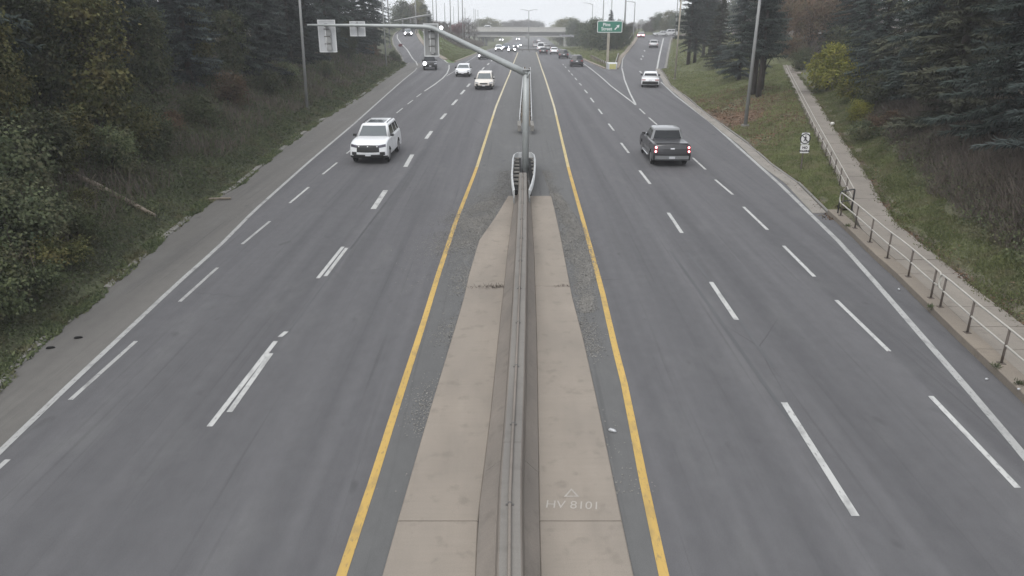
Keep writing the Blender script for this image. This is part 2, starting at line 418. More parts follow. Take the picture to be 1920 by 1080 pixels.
def T(x, y):
    """ground height"""
    x = np.asarray(x, dtype=float); y = np.asarray(y, dtype=float)
    x, y = np.broadcast_arrays(x, y)
    sw = np.zeros(x.shape); sz = np.zeros(x.shape); dmin = np.full(x.shape, 1e9)
    for nm, y0, y1, fl, fr in RIBS:
        d = np.maximum(fl(y) - x, x - fr(y))
        oy = np.maximum(np.maximum(y0 - y, y - y1), 0)
        d = np.hypot(np.maximum(d, 0), oy * .6)
        dmin = np.minimum(dmin, d); de = np.maximum(d - .45, 0)
        wt = 1 / (de + .12) ** 2.2
        sw += wt; sz += wt * prof(nm, y)
    z = sz / sw - .07 * (1 - sst(.3, .9, dmin))
    yl = np.clip(y, -40, 262)
    lb = np.where(yl < Y_LN, xat(L_LPAVE, yl), xat(L_LR_L, yl))
    dl = np.maximum(lb - x - .5, 0)
    hl = np.minimum(dl, 10) * .46 + np.clip(dl - 10, 0, 30) * .08
    hl = hl * (1 - .55 * sst(95, 150, y)) * (1 - sst(230, 300, y))
    yr = np.clip(y, -40, 300)
    rb = np.where(yr < Y_WEND, xat(L_WALK_R, np.minimum(yr, Y_WEND)), np.maximum(xat(L_RR_R, yr), xat(L_WALK_R, Y_WEND) - (yr - Y_WEND) * .8))
    dr = np.maximum(x - rb - .5, 0)
    hr = np.minimum(dr, 9) * .42 + np.clip(dr - 9, 0, 30) * .08
    hr = hr * (1 - .5 * sst(80, 130, y)) * (1 - sst(230, 300, y))
    far = sst(330, 520, y); z = z + hl + hr
    z = np.where((y < 33.5) & (x > 5) & (x < xat(L_RPAVE, y) + .75), np.minimum(z, -.07), z)   # the kerb stands here
    amp = sst(.8, 4, dmin)
    z = z + amp * (.10 * wob(x, y, .9, 1.0) + .18 * wob(x, y, .23, 4.0))
    return z
def hit(px, py, dz=0.):
    rx, ry, rz = ray(px, py)
    ys = np.concatenate([np.arange(8, 140, .1), np.arange(140, 700, .5)])
    g = CAM_H + ys * rz / ry - T(rx / ry * ys, ys) - dz
    i = int(np.argmax(g < 0))
    if g[i] >= 0: i = len(ys) - 1
    y = ys[i]; return Vector((rx / ry * y, y, float(T(rx / ry * y, y)) + dz))
# ------------------------------------------------------------------ ground
rng = np.random.default_rng(7); random.seed(7)
def axis(parts):
    return np.concatenate([np.arange(a, b, s) for a, b, s in parts])
gx = axis([(-450, -120, 30), (-120, -50, 6), (-50, -26, 1.5), (-26, 30, .7), (30, 52, 1.5), (52, 120, 6), (120, 451, 30)])
gy = axis([(-40, 6, 3), (6, 70, .8), (70, 150, 1.5), (150, 330, 3), (330, 800, 15), (800, 1060, 50)])
GX, GY = np.meshgrid(gx, gy); GZ = T(GX, GY)
nx, ny = len(gx), len(gy)
idx = np.arange(nx * ny).reshape(ny, nx)
F = np.stack([idx[:-1, :-1], idx[:-1, 1:], idx[1:, 1:], idx[1:, :-1]], -1).reshape(-1, 4)
V = np.stack([GX, GY, GZ], -1).reshape(-1, 3)
def ground_zones(x, y):
    """rgb of what covers the ground: mown grass, weeds, leaf litter, brown brush soil"""
    wl = np.array([.062, .068, .042]); gr = np.array([.118, .128, .068]); soil = np.array([.095, .080, .066]); lit = np.array([.175, .118, .080]); lush = np.array([.115, .165, .062])
    lb = np.where(y < Y_LN, xat(L_LPAVE, np.clip(y, -40, 262)), xat(L_LR_L, np.clip(y, -40, 262)))
    wr = xat(L_WALK_R, np.minimum(y, Y_WEND)); wlft = xat(L_WALK_L, np.minimum(y, Y_WEND))
    c = np.tile(gr, x.shape + (1,))
    n = wob(x, y, .35, 2.) ; n2 = wob(x, y, 1.1, 5.)
    def put(col, k):
        nonlocal c
        k = np.clip(k, 0, 1)[..., None]; c = c * (1 - k) + col * k
    put(wl, sst(0, 1, lb - x + .2))
    put(soil, sst(3.5, 8, lb - x + n * 2))
    put(lush, ((x > lb + 3) & (x < 8) & (y > Y_LN)) * 1.0)
    put(lit, sst(.1, .7, n * .4 + .75 - np.hypot((x - wlft + 7) / 9, (y - 63) / 17)) * (x < wlft) * (x > 6))
    put(soil * 1.15, sst(.2, 1.0, 1.3 - np.abs(x - xat(L_RPAVE, np.minimum(y, Y_RN)) - .2) * 2.0 + n2 * .5) * (y < Y_RN) * (x > 5) * (x < wlft))
    put(soil * 1.25, sst(-.05, .25, .55 - (x - wr) + n2 * .35) * (x > wr - .3))
    put(soil, sst(1.6, 3.2, x - wr + n * .8))
    put(gr * .8, (y > 230) * 1.0)
    return c
gm = Mat('ground_cover_soil', rough=.95, spec=.15)
gc = gm.attr('zone').outputs['Color']
gc = gm.mix(1.0, gc, gm.noise((1, 1, 1), .8, 6, .3, .7, .72, 1.25), 'MULTIPLY')
gc = gm.mix(1.0, gc, gm.noise((1, 1, 1), 9, 5, .3, .7, .6, 1.4), 'MULTIPLY')
gc = gm.mix(gm.math('MULTIPLY', gm.noise((1, 1, 1), 2.2, 5, .56, .7), .4), gc, C(.12, .10, .07))
gm.base(gc); gm.bump(gm.noise((1, 1, 1), 6, 6), .8, .06)
ground = mesh_np('ground', V, F, gm.m, smooth=True); tag(ground, 'sloping ground of grass, weeds and soil beside the highway', kind='structure')
zc = ground_zones(V[:, 0], V[:, 1])
ca = ground.data.attributes.new('zone', 'FLOAT_COLOR', 'POINT')
ca.data.foreach_set('color', np.concatenate([zc, np.ones((len(zc), 1))], 1).astype(np.float32).ravel())

# ------------------------------------------------------------------ roads
def strip(name, nm, ys, fl, fr, mat, dz=0., parent=None):
    xl, xr, z = fl(ys), fr(ys), prof(nm, ys) + dz
    V = np.stack([np.stack([xl, ys, z], -1), np.stack([xr, ys, z], -1)], 1).reshape(-1, 3)
    n = len(ys); a = np.arange(n - 1) * 2
    return mesh_np(name, V, np.stack([a, a + 1, a + 3, a + 2], -1), mat, parent)
ys_a = np.unique(np.concatenate([np.arange(-12, 100, 2.), [Y_LN, Y_RN], np.arange(100, 330, 2.), np.arange(330, 760, 10.)]))
cap = lambda P: (lambda y: xat(P, np.minimum(y, 470)))
yl_, yr_ = ys_a[ys_a <= Y_LN], ys_a[ys_a >= Y_LN]
road = strip('road', 'main', ys_a, cap(L_LYEL), cap(L_RYEL), M['median_asphalt'])
tag(road, 'grey asphalt highway running away under the bridge', kind='structure')
strip('left_carriageway', 'main', ys_a, lambda y: np.where(y <= Y_LN, xat(L_LEDGE, y), xat(L_LMAIN, np.minimum(y, 470)) + .8), cap(L_LYEL), M['lane'], parent=road)
# shoulder ends where the ramp begins; past that only a narrow strip
strip('left_shoulder', 'main', yl_, lambda y: xat(L_LPAVE, y), lambda y: xat(L_LEDGE, y), M['shoulder'], parent=road)
strip('left_shoulder', 'main', yr_, cap(L_LMAIN), lambda y: xat(L_LMAIN, np.minimum(y, 470)) + .8, M['shoulder'], parent=road)
yl2, yr2 = ys_a[ys_a <= Y_RN], ys_a[ys_a >= Y_RN]
strip('right_carriageway', 'main', yl2, cap(L_RYEL), lambda y: xat(L_REDGE, y), M['lane'], parent=road)
strip('right_carriageway', 'main', yr2, cap(L_RYEL), cap(L_RMAIN), M['lane'], parent=road)
strip('right_shoulder', 'main', yl2, lambda y: xat(L_REDGE, y), lambda y: xat(L_RPAVE, y), M['lane'], parent=road)
lramp = strip('left_ramp', 'lramp', np.arange(Y_LN, 262, 2.), lambda y: xat(L_LR_L, y), lambda y: xat(L_LR_R, y), M['lane'])
tag(lramp, 'asphalt slip road curving up at the left', kind='structure')
rramp = strip('right_ramp', 'rramp', np.arange(Y_RN, 232, 2.), lambda y: xat(L_RR_L, y), lambda y: xat(L_RR_R, y), M['lane'])
tag(rramp, 'asphalt exit ramp rising at the right', kind='structure')
cs = MB(); zc_ = float(prof('rramp', 226)) + .01
cs.add([(14, 219, zc_), (75, 219, zc_), (75, 236, zc_), (14, 236, zc_)], [(0, 1, 2, 3)])
tag(cs.build('cross_street', M['lane']), 'cross street at the top of the exit ramp', kind='structure')

# ------------------------------------------------------------------ painted lines
DZ = .008
def paint_path(name, pts, width, mat, parent, dz=DZ, nm='main', step=2.0):
    """a painted band through surveyed pixels, laid on the road"""
    P = np.array(pts); P = P[np.argsort(P[:, 1])]
    n = max(2, int((P[-1, 1] - P[0, 1]) / step) + 1)
    ys = np.linspace(P[0, 1], P[-1, 1], n); xs = xat(P, ys); zs = prof(nm, ys) + dz + np.maximum(ys - 60, 0) * .00025
    dx = np.gradient(xs, ys); nrm = np.sqrt(1 + dx * dx); h = width / 2 * nrm
    V = np.stack([np.stack([xs - h, ys, zs], -1), np.stack([xs + h, ys, zs], -1)], 1).reshape(-1, 3)
    a = np.arange(n - 1) * 2
    return mesh_np(name, V, np.stack([a, a + 1, a + 3, a + 2], -1), mat, parent)
def full(P, y0, y1, step=1.0):
    ys = np.arange(y0, y1, step); return np.stack([xat(P, ys), ys, ys * 0], -1)
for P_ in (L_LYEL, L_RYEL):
    for y0, y1, mt_ in ((-8, 44, 'yellow_line'), (43, 66, 'hazed_yellow'), (65, 190, 'far_hazed_yellow')):  # sections grow paler with distance: haze painted into the lines
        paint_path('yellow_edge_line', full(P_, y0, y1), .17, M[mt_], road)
lw_mid = line('main', [(770, 139), (778, 133), (782, 127)])
paint_path('white_edge_line', full(np.vstack([L_LEDGE, lw_mid[1:]]), -8, float(lw_mid[-1, 1])), .16, M['edge_line'], road)
paint_path('white_edge_line', full(L_REDGE, -8, float(L_REDGE[-1, 1])), .19, M['edge_line'], road)
lrl = line('lramp', [(783, 123), (780, 116), (767, 99), (752, 82), (745, 72), (745, 65)])
paint_path('white_edge_line', lrl, .20, M['white_line'], lramp, nm='lramp', step=1)
lrr = line('lramp', [(842, 123), (840, 118), (833, 113), (824, 107), (817, 102)])
paint_path('white_edge_line', lrr[lrr[:, 1] >= Y_LN - 3], .20, M['white_line'], lramp, nm='lramp', step=1, dz=.012)
gl = [on('main', *p) for p in [(796, 171), (815, 158.5), (830, 147), (838, 138), (842, 129), (842, 122)]]
paint_path('gore_line', gl, .17, M['white_line'], road, step=1)
gl2 = [on('main', *p) for p in [(837, 143), (852, 134), (872, 119), (895, 104), (918, 94)]]
paint_path('gore_line', gl2, .15, M['edge_line'], road, step=1)
paint_path('gore_line', [on('main', *p) for p in [(1192, 197), (1186, 192), (1145, 161), (1115, 135), (1095, 120), (1075, 108)]], .16, M['white_line'], road, step=1)
paint_path('gore_line', [on('main', *p) for p in [(1192, 196), (1181, 175), (1171, 150), (1166, 128)]], .17, M['white_line'], road, step=1, dz=.013)
rl = line('rramp', [(1166, 127), (1167, 113), (1174, 101)])
paint_path('white_edge_line', rl, .17, M['edge_line'], rramp, nm='rramp', step=1)
rr = line('rramp', [(1230, 139), (1233.5, 120), (1237.5, 100), (1241, 85), (1244, 72)])
paint_path('white_edge_line', rr[rr[:, 1] >= 100], .26, M['white_line'], rramp, nm='rramp', step=1)
def dash(p, q, wd, mat='white_line', owner=None, dz=DZ):
    a, b = on('main', *p), on('main', *q)
    paint_path('lane_dash', [a, (a + b) / 2, b], wd, M[mat], owner or road, step=.8, dz=dz)
for p, q in [((15, 862), (-20, 893)), ((132, 750), (255, 640)), ((337, 566), (408, 502)), ((454, 458), (506, 415)), ((543, 381), (579, 351)), ((605, 327), (632, 305)), ((650, 288), (671, 271)),
             ((688, 257), (702, 246)), ((718, 232), (730, 223)), ((743.5, 212), (755, 203)), ((764, 195.5), (774, 188)), ((781, 182), (790, 175.5))]:
    dash(p, q, .12, 'edge_line' if p[1] > 400 else 'white_line')
for p, q in [((393, 800), (517, 640)), ((430, 773), (508, 663)), ((525, 632), (537, 622)), ((596, 522), (643, 463)), ((610, 518), (650, 465))]:
    dash(p, q, .13, dz=DZ)
for p, q in [((700, 392), (723, 357)), ((760, 313), (773, 290)), ((799, 260), (809, 246)), ((827, 223.5), (836, 213)), ((848, 197), (857, 187)), ((864, 177), (871, 169)), ((876, 163), (881, 157)),
             ((904, 131), (908, 126.5)), ((914, 122), (917, 118.5)), ((921, 115), (924, 112))]:
    dash(p, q, .25)
for p, q in [((1604, 968), (1470, 755)), ((1381, 600), (1333, 529)), ((1278.5, 437), (1253, 399)), ((1219, 345), (1199.5, 320)), ((1179, 287), (1164.5, 268)), ((1151, 245), (1141, 232)), ((1129, 214), (1122, 204.5)), ((1113.5, 192), (1107, 183.5)),
             ((1101.5, 175), (1096, 168.5)), ((1090.5, 160.5), (1086, 156)), ((1081.5, 150.5), (1078, 146)), ((1074, 141.5), (1071, 138)), ((1068, 135), (1065.5, 131.5)), ((1061.5, 127.5), (1059.5, 125)), ((1057, 122.5), (1055, 120.3))]:
    dash(p, q, .15)
for p, q in [((1908, 915), (1745, 743)), ((1667, 659), (1568, 563)), ((1527, 519), (1469, 461)), ((1439, 431), (1394, 388)), ((1374, 365), (1341, 337)), ((1323, 318), (1299, 296)), ((1284, 283), (1262, 263)), ((1232, 234), (1216.5, 220.5)), ((1209.5, 214), (1199, 204))]:
    dash(p, q, .13)
for p, q in [((1203, 137), (1199.5, 133.5)), ((1203, 112), (1201.5, 110)), ((1206, 107), (1204.5, 104.5)), ((1209, 96.5), (1208, 94.5))]:
    a, b = on('rramp', *p), on('rramp', *q); paint_path('lane_dash', [a, (a + b) / 2, b], .26, M['white_line'], rramp, nm='rramp', step=1)

for k, (pts, wd, mt_) in enumerate((([(873, 180), (800, 278), (733, 367), (657, 467)], .09, 'tar'), ([(657, 467), (600, 543), (541, 622)], .05, 'skid'), ([(1258, 472), (1330, 572), (1412, 690), (1490, 800)], .11, 'skid'), ([(1290, 474), (1362, 566), (1450, 690)], .09, 'skid'),
                                     ([(1000, 1078), (1001, 1079)], .01, 'skid'))[:-1]):
    paint_path('tar_seam' if mt_ == 'tar' else 'tyre_mark', [on('main', *p) for p in pts], wd, M[mt_], road, dz=.005)
def crack(p, q, wd=.012, n=14):
    a, b = on('main', *p), on('main', *q); r_ = random.Random(int(a[1] * 100)); lf, rt = [], []
    for k in range(n + 1):
        c = a + (b - a) * k / n; c = c + np.array([0, r_.uniform(-.12, .12), 0]); h = wd * r_.uniform(.3, 1)
        lf.append((c[0], c[1] + h, .005)); rt.append((c[0], c[1] - h, .005))
    m_ = MB(); m_.add(lf + rt, [(k, k + 1, n + 2 + k, n + 1 + k) for k in range(n)]); m_.build('crack', M['tar'], road)
for p, q in (((1240, 470), (1320, 472)), ((1330, 474), (1440, 478)), ((330, 548), (470, 556))): crack(p, q)
# ------------------------------------------------------------------ concrete median apron, in slabs
MEDL = line('main', [(718, 1080), (750, 966), (798, 800), (860, 595), (870, 560), (880, 515), (898, 453), (930, 407), (951, 372)])
MEDR = line('main', [(1187, 1080), (1167, 986), (1121, 762), (1094, 640), (1073, 560), (1050, 440), (1036, 378), (1033, 369)])
BAR_BL = line('main', [(893, 1080), (897, 978), (921, 782), (935, 640), (952, 480), (962, 395), (966, 358)])
BAR_BR = line('main', [(1013, 1080), (1010.7, 978), (1008, 782), (1006, 640), (1001, 480), (996, 395), (993, 358)])
YM1 = float(MEDR[-1, 1]); yj = [-9, float(on('main', 745, 981)[1]), float(on('main', 880, 539)[1]), YM1]
ap = bpy.data.objects.new('median_apron', None); COL.objects.link(ap)
tag(ap, 'tan concrete median apron on both sides of the barrier', kind='structure')
def slab(name, y0, y1, fl, fr, z0, z1, mat, parent, step=1.0):
    ys = np.linspace(y0, y1, max(2, int((y1 - y0) / step) + 1)); lp = []
    for y in ys:
        a, b = float(fl(y)), float(fr(y)); z = float(prof('main', y)); q = min(.02, (b - a) * .2)
        lp.append([(a, y, z + z0), (a, y, z + z1 - .015), (a + q, y, z + z1), (b - q, y, z + z1), (b, y, z + z1 - .015), (b, y, z + z0)])
    mb = MB(); mb.loft(lp, closed=False, cap=False)
    n = 6; L = len(lp) - 1
    mb.f += [list(range(n))[::1], [L * n + k for k in reversed(range(n))]]; mb.m += [0, 0]; mb.sm += [False, False]
    return mb.build(name, mat, parent)
for i in range(3):
    a, b = yj[i] + .012, yj[i + 1] - .012
    slab('concrete_slab', a, b, lambda y: xat(MEDL, y), lambda y: xat(BAR_BL, y) - .004, -.05, .05, M['slab'], ap)
    slab('concrete_slab', a, b, lambda y: xat(BAR_BR, y) + .004, lambda y: xat(MEDR, y), -.05, .05, M['slab'], ap)
# faded survey marks sprayed on the right slab
def ground_text(name, txt, p, size, mat, parent, rz=0., shear=0., stretch=1.):
    cu = bpy.data.curves.new(name, 'FONT'); cu.body = txt; cu.size = size; cu.align_x = 'CENTER'; cu.shear = shear
    cu.materials.append(mat); o = bpy.data.objects.new(name, cu); o.location = p; o.rotation_euler = (0, 0, rz); o.scale = (1, stretch, 1)
    return as_mesh(link(o, parent))
p = on('main', 1073, 958); ground_text('sprayed_mark', 'HV 8101', (p[0], p[1], .056), .28, M['chalk'], ap, RAD(-3), .1, 1.15)
a, b, c = on('main', 1057, 936), on('main', 1086, 936), on('main', 1071, 920)
tri = MB(); m_ = (a + b + c) / 3
for k, (s, e) in enumerate(((a, b), (b, c), (c, a))):
    si, ei = m_ + (s - m_) * .62, m_ + (e - m_) * .62
    tri.add([(s[0], s[1], .056), (e[0], e[1], .056), (ei[0], ei[1], .056), (si[0], si[1], .056)], [(0, 1, 2, 3)])
tri.build('sprayed_mark', M['chalk'], ap)

# ------------------------------------------------------------------ barrier wall on the median
bar = thing('concrete_barrier', 'long concrete median barrier with a pipe along its top', 'barrier', (0, 10, 0))
yb = [-9, 4.0, float(on('main', 960, 893)[1]), 22.3, 31.0, float(on('main', 980, 352)[1])]
for i in range(len(yb) - 1):
    lp = []; ys = np.linspace(yb[i] + .006, yb[i + 1] - .006, 9)
    for y in ys:
        l, r = float(xat(BAR_BL, y)), float(xat(BAR_BR, y)); cx = l * .47 + r * .53
        prf = [(l, .0), (l, .09), (cx - .24, .36), (cx - .19, .76), (cx - .165, .785), (cx + .165, .785), (cx + .19, .76), (cx + .24, .36), (r, .09), (r, .0)]
        lp.append([(x, y - 10, z) for x, z in prf])
    mb = MB(); mb.loft(lp)
    s = mb.build('barrier_segment', [M['barrier'], M['barrier_top']], bar)
    for pl in s.data.polygons:
        if pl.normal.z > .96: pl.material_index = 1
cxb = lambda y: float(xat(BAR_BL, y) * .47 + xat(BAR_BR, y) * .53) - .01
pp = MB(); yy = np.linspace(-8, yb[-1] - .3, 30); pp.tube([(cxb(y), y - 10, .815) for y in yy], .03, 8)
pp.build('conduit_pipe', M['barrier'], bar)
for y in np.arange(-5, yb[-1], 2.6):
    cp = MB(); cp.box((cxb(y), y - 10, .795), (.14, .035, .02)); cp.box((cxb(y), y - 10, .838), (.07, .03, .02)); cp.build('pipe_clamp', M['pole_dark'], bar)

# ------------------------------------------------------------------ kerbs and sidewalk
kb = bpy.data.objects.new('kerb', None); COL.objects.link(kb); tag(kb, 'low concrete kerbs along the outer edges of the highway', kind='structure')
def kerb_run(fl, wdt, y0, y1, piece, h, mat, owner, nm='main', name='kerb_stone', jit=.02, miss=()):
    y = y0; k = 0
    while y < y1 - .3:
        e = min(y + piece, y1); k += 1
        if k not in miss:
            lp = []; dj = random.uniform(-jit, jit); dx = random.uniform(-jit, jit)
            for q in np.linspace(y + .01, e - .01, 4):
                x = float(fl(q)) + dx; z = float(prof(nm, q)); s = 1 if wdt > 0 else -1
                a = (x, x + wdt) if wdt > 0 else (x + wdt, x)
                zz = h + dj
                lp.append([(a[0], q, z - .12), (a[0], q, z + zz - .02), (a[0] + .02, q, z + zz), (a[1] - .02, q, z + zz), (a[1], q, z + zz - .02), (a[1], q, z - .12)])
            mb = MB(); mb.loft(lp); mb.build(name, mat, owner)
        y = e
kerb_run(lambda y: xat(L_LPAVE, y), -.26, 10, Y_LN, 2.2, .05, M['kerb'], kb, jit=.035, miss=(6, 11, 12, 17, 22, 27, 28, 34))
YK = float(on('main', 1551, 401)[1])
kerb_run(lambda y: xat(L_RPAVE, y) - .62, .64, YK + .1, Y_RN, 3.0, .035, M['gravel'], kb, jit=.012)
kerb_run(lambda y: xat(L_RPAVE, y), .12, YK + .1, Y_RN, 3.0, .09, M['kerb'], kb, jit=.03)
kerb_run(lambda y: xat(L_LR_L, y), -.3, Y_LN, 215, 4, .14, M['kerb'], kb, 'lramp', jit=.01)
kerb_run(lambda y: xat(L_LR_R, y), .9, Y_LN + 8, 225, 4, .14, M['tan_kerb'], kb, 'lramp', jit=.01)
kerb_run(lambda y: xat(L_RR_L, y), -.8, Y_RN + 1, 216, 4, .12, M['tan_kerb'], kb, 'rramp', jit=.01)
kerb_run(lambda y: xat(L_RR_R, y) - .3, .4, Y_RN, 214, 4, .12, M['kerb'], kb, 'rramp', jit=.01)
kerb_run(lambda y: xat(L_RMAIN, y), .5, Y_RN, 165, 4, .12, M['tan_kerb'], kb, jit=.01)
kerb_run(lambda y: xat(L_LMAIN, y), -.4, Y_LN + 4, 190, 4, .12, M['tan_kerb'], kb, jit=.01)
sw = bpy.data.objects.new('sidewalk', None); COL.objects.link(sw); tag(sw, 'pale concrete footpath rising along the slope at the right', kind='structure')
# tan retaining kerb that carries the handrail
kerb_run(lambda y: xat(L_RPAVE, y), .5, -6, YK, 3.0, .21, M['tan_kerb'], sw, name='retaining_kerb', jit=.006)
y = -6.0
wl_ = lambda y: np.maximum(xat(L_WALK_L, y), xat(L_RPAVE, y) + .505) if y < YK else xat(L_WALK_L, y)
while y < Y_WEND:
    e = y + 1.5; lp = []; dj = random.uniform(-.008, .008); tl = random.uniform(-.008, .008)
    for q in (y + .012, (y + e) / 2, e - .012):
        a, b = float(wl_(q)), float(xat(L_WALK_R, q)) + random.uniform(-.02, .05); z = float(prof('path', q)) + dj
        lp.append([(a, q, z - .15), (a, q, z), (b, q, z + tl), (b, q, z - .15)])
    mb = MB(); mb.loft(lp); mb.build('paving_slab', M['walk'], sw); y = e
# branch path to the right at the top
bp = MB(); p0, p1 = on('path', 1488, 137), on('path', 1505, 131)
z = float(prof('path', p0[1])) + .02
bp.box((p0[0] + 2.2, p0[1] + .3, z), (4.4, 1.5, .1), RAD(10)); bp.build('paving_slab', M['walk'], sw)
# ------------------------------------------------------------------ poles, arms, rails, signs
def pole_thing(name, label, cat, base, height, r0, r1, mat, lean=0., arms=(), group=None, base_mat=None, base_h=.18, side_lean=0.):
    """arms: (direction degrees, length, rise)"""
    t = thing(name, label, cat, base, 0., group)
    mb = MB(); top = Vector((lean, side_lean, height)); mb.tube([(0, 0, -.3), top * .5, top], [r0, (r0 + r1) / 2, r1], 10)
    mb.build('pole', mat, t)
    bb = MB(); bb.box((0, 0, base_h / 2 - .1), (r0 * 3.6, r0 * 3.6, base_h + .2), .2, tap=.85); bb.build('base', base_mat or M['kerb'], t)
    for dg, ln, rise in arms:
        d = Vector((math.cos(RAD(dg)), math.sin(RAD(dg)), 0)); a = MB()
        pts = [top + d * ln * k + Vector((0, 0, rise * math.sin(k * 1.57) - .1)) for k in (0, .25, .5, .75, 1)]
        a.tube(pts, [r1 * .8, r1 * .7, r1 * .6, r1 * .5, r1 * .5], 8); ao = a.build('arm', mat, t)
        h = MB(); e = pts[-1] + d * .25; ax = math.atan2(d.y, d.x)
        h.box((e.x, e.y, e.z - .03), (.75, .28, .10), ax, tap=.7); h.build('lamp_head', M['galv'], ao)
    return t
def lam(px, py):
    p = hit(px, py); return (p.x, p.y, p.z)
pole_thing('light_pole', 'tall grey light pole standing in weeds at the left, just past the white sport utility', 'light pole', lam(576, 206), 13.5, .13, .075, M['pole'], lean=.35, arms=((0, 2.6, .5),), group='roadside light poles')
pole_thing('light_pole', 'grey light pole beside the dark trees left of the slip road', 'light pole', lam(725, 128), 13, .12, .08, M['pole'], lean=-.15, arms=((0, 2.4, .5),), group='roadside light poles')
pole_thing('light_pole', 'thick grey light pole on the mown grass slope, leaning beside the footpath', 'light pole', lam(1397, 238), 13, .145, .09, M['pole'], lean=.1, arms=((180, 2.8, .5),), group='roadside light poles')
pole_thing('light_pole', 'grey light pole on the grass at the right edge of the exit ramp', 'light pole', lam(1265, 150), 13, .12, .08, M['beige_post'], lean=.1, arms=((180, 2.8, .5),), group='roadside light poles')

# mast with the long bent arm over the left lanes
mb_ = on('main', 985, 343); Ym = 40.0; mx = float((985 - 960) / FPX * (Ym * CT + 8.7 * ST))
mast = thing('sign_mast', 'grey median mast whose long bent arm carries sign panels over the left lanes', 'sign mast', (mx, Ym, 0))
base = Vector((mx, Ym, 0))
A = [at_y(991, 140, Ym), at_y(955, 122.5, Ym), at_y(900, 95.5, Ym), at_y(850, 71, Ym), at_y(818, 55.8, Ym), at_y(811, 52.8, Ym), at_y(803, 51, Ym), at_y(794, 50.2, Ym), at_y(760, 49, Ym), at_y(680, 47.5, Ym), at_y(576, 47, Ym)]
A = [p - base for p in A]
m = MB(); m.tube([(0, 0, -.1), (0, 0, 3), (0, 0, A[0].z + .22)], [.18, .175, .17], 16); m.build('pole', M['arm'], mast)
m = MB(); m.tube([(0, 0, A[0].z + .22), (0, 0, A[0].z + .27)], [.23, .2], 16); m.build('pole_cap', M['galv'], mast)
m = MB(); m.box((0, 0, .03), (.7, .7, .06)); m.build('base_plate', M['pole_dark'], mast)
for sx in (-.27, .27):
    for sy in (-.27, .27):
        m = MB(); m.tube([(sx, sy, .05), (sx, sy, .16)], .03, 6); m.build('anchor_bolt', M['galv'], mast)
m = MB(); m.tube(A, [.175, .168, .142, .122, .112, .11, .108, .105, .096, .072, .048], 16); arm = m.build('mast_arm', M['arm'], mast)
m = MB(); d = (A[1] - A[0]).normalized(); m.tube([A[0] - d * .02, A[0] + d * .06], [.225, .225], 16); m.build('flange', M['arm'], mast)
def panel(x0, x1, y0, y1, nm, mat, detail):
    a, b = at_y(x0, y1, Ym + .32) - base, at_y(x1, y0, Ym + .32) - base
    cx, cz, wd, hg = (a.x + b.x) / 2, (a.z + b.z) / 2, b.x - a.x, b.z - a.z
    q = MB(); q.box((cx, .32, cz), (wd, .03, hg)); o = q.build(nm, mat, mast)
    fr = MB()
    for dx in (-wd / 2 + .025, wd / 2 - .025): fr.box((cx + dx, .295, cz), (.05, .02, hg))
    for dz in (-hg / 2 + .025, hg / 2 - .025): fr.box((cx, .293, cz + dz), (wd - .1, .02, .05))
    fr.build('frame', M['galv_light'], o)
    az = float(np.interp(cx, [p.x for p in reversed(A)], [p.z for p in reversed(A)]))
    if detail:
        br = MB()
        br.tube([(cx - .05, .24, az - .1), (cx - .05, .24, cz - hg / 2 + .28), (cx, .24, cz - hg / 2 + .16), (cx + .12, .24, cz - hg / 2 + .16)], .035, 8)
        br.build('bracket', M['galv_light'], o)
        for k in range(3):                                           # backs of the signal sections
            s = MB(); zz = az - .36 - k * .36
            s.box((cx + .08, .25, zz), (.27, .10, .30), tap=.8); s.build('signal_housing', M['galv'], o)
            s = MB(); s.box((cx, .215, zz + .17), (.3, .03, .04)); s.build('strap', M['pole_dark'], o)
    else:
        s = MB(); s.box((cx, .29, cz), (.06, .03, hg * .96)); s.build('bracket', M['galv'], o)
    s = MB(); s.box((cx, .16, az), (.12, .34, .16)); s.build('clamp', M['galv'], o)
    return o
panel(600, 628, 37, 98, 'signal_backboard', M['sign_back'], True)
panel(657, 684, 40, 68, 'sign_back', M['sign_back'], False)
panel(796, 822, 44, 106, 'signal_backboard', M['pole'], True)

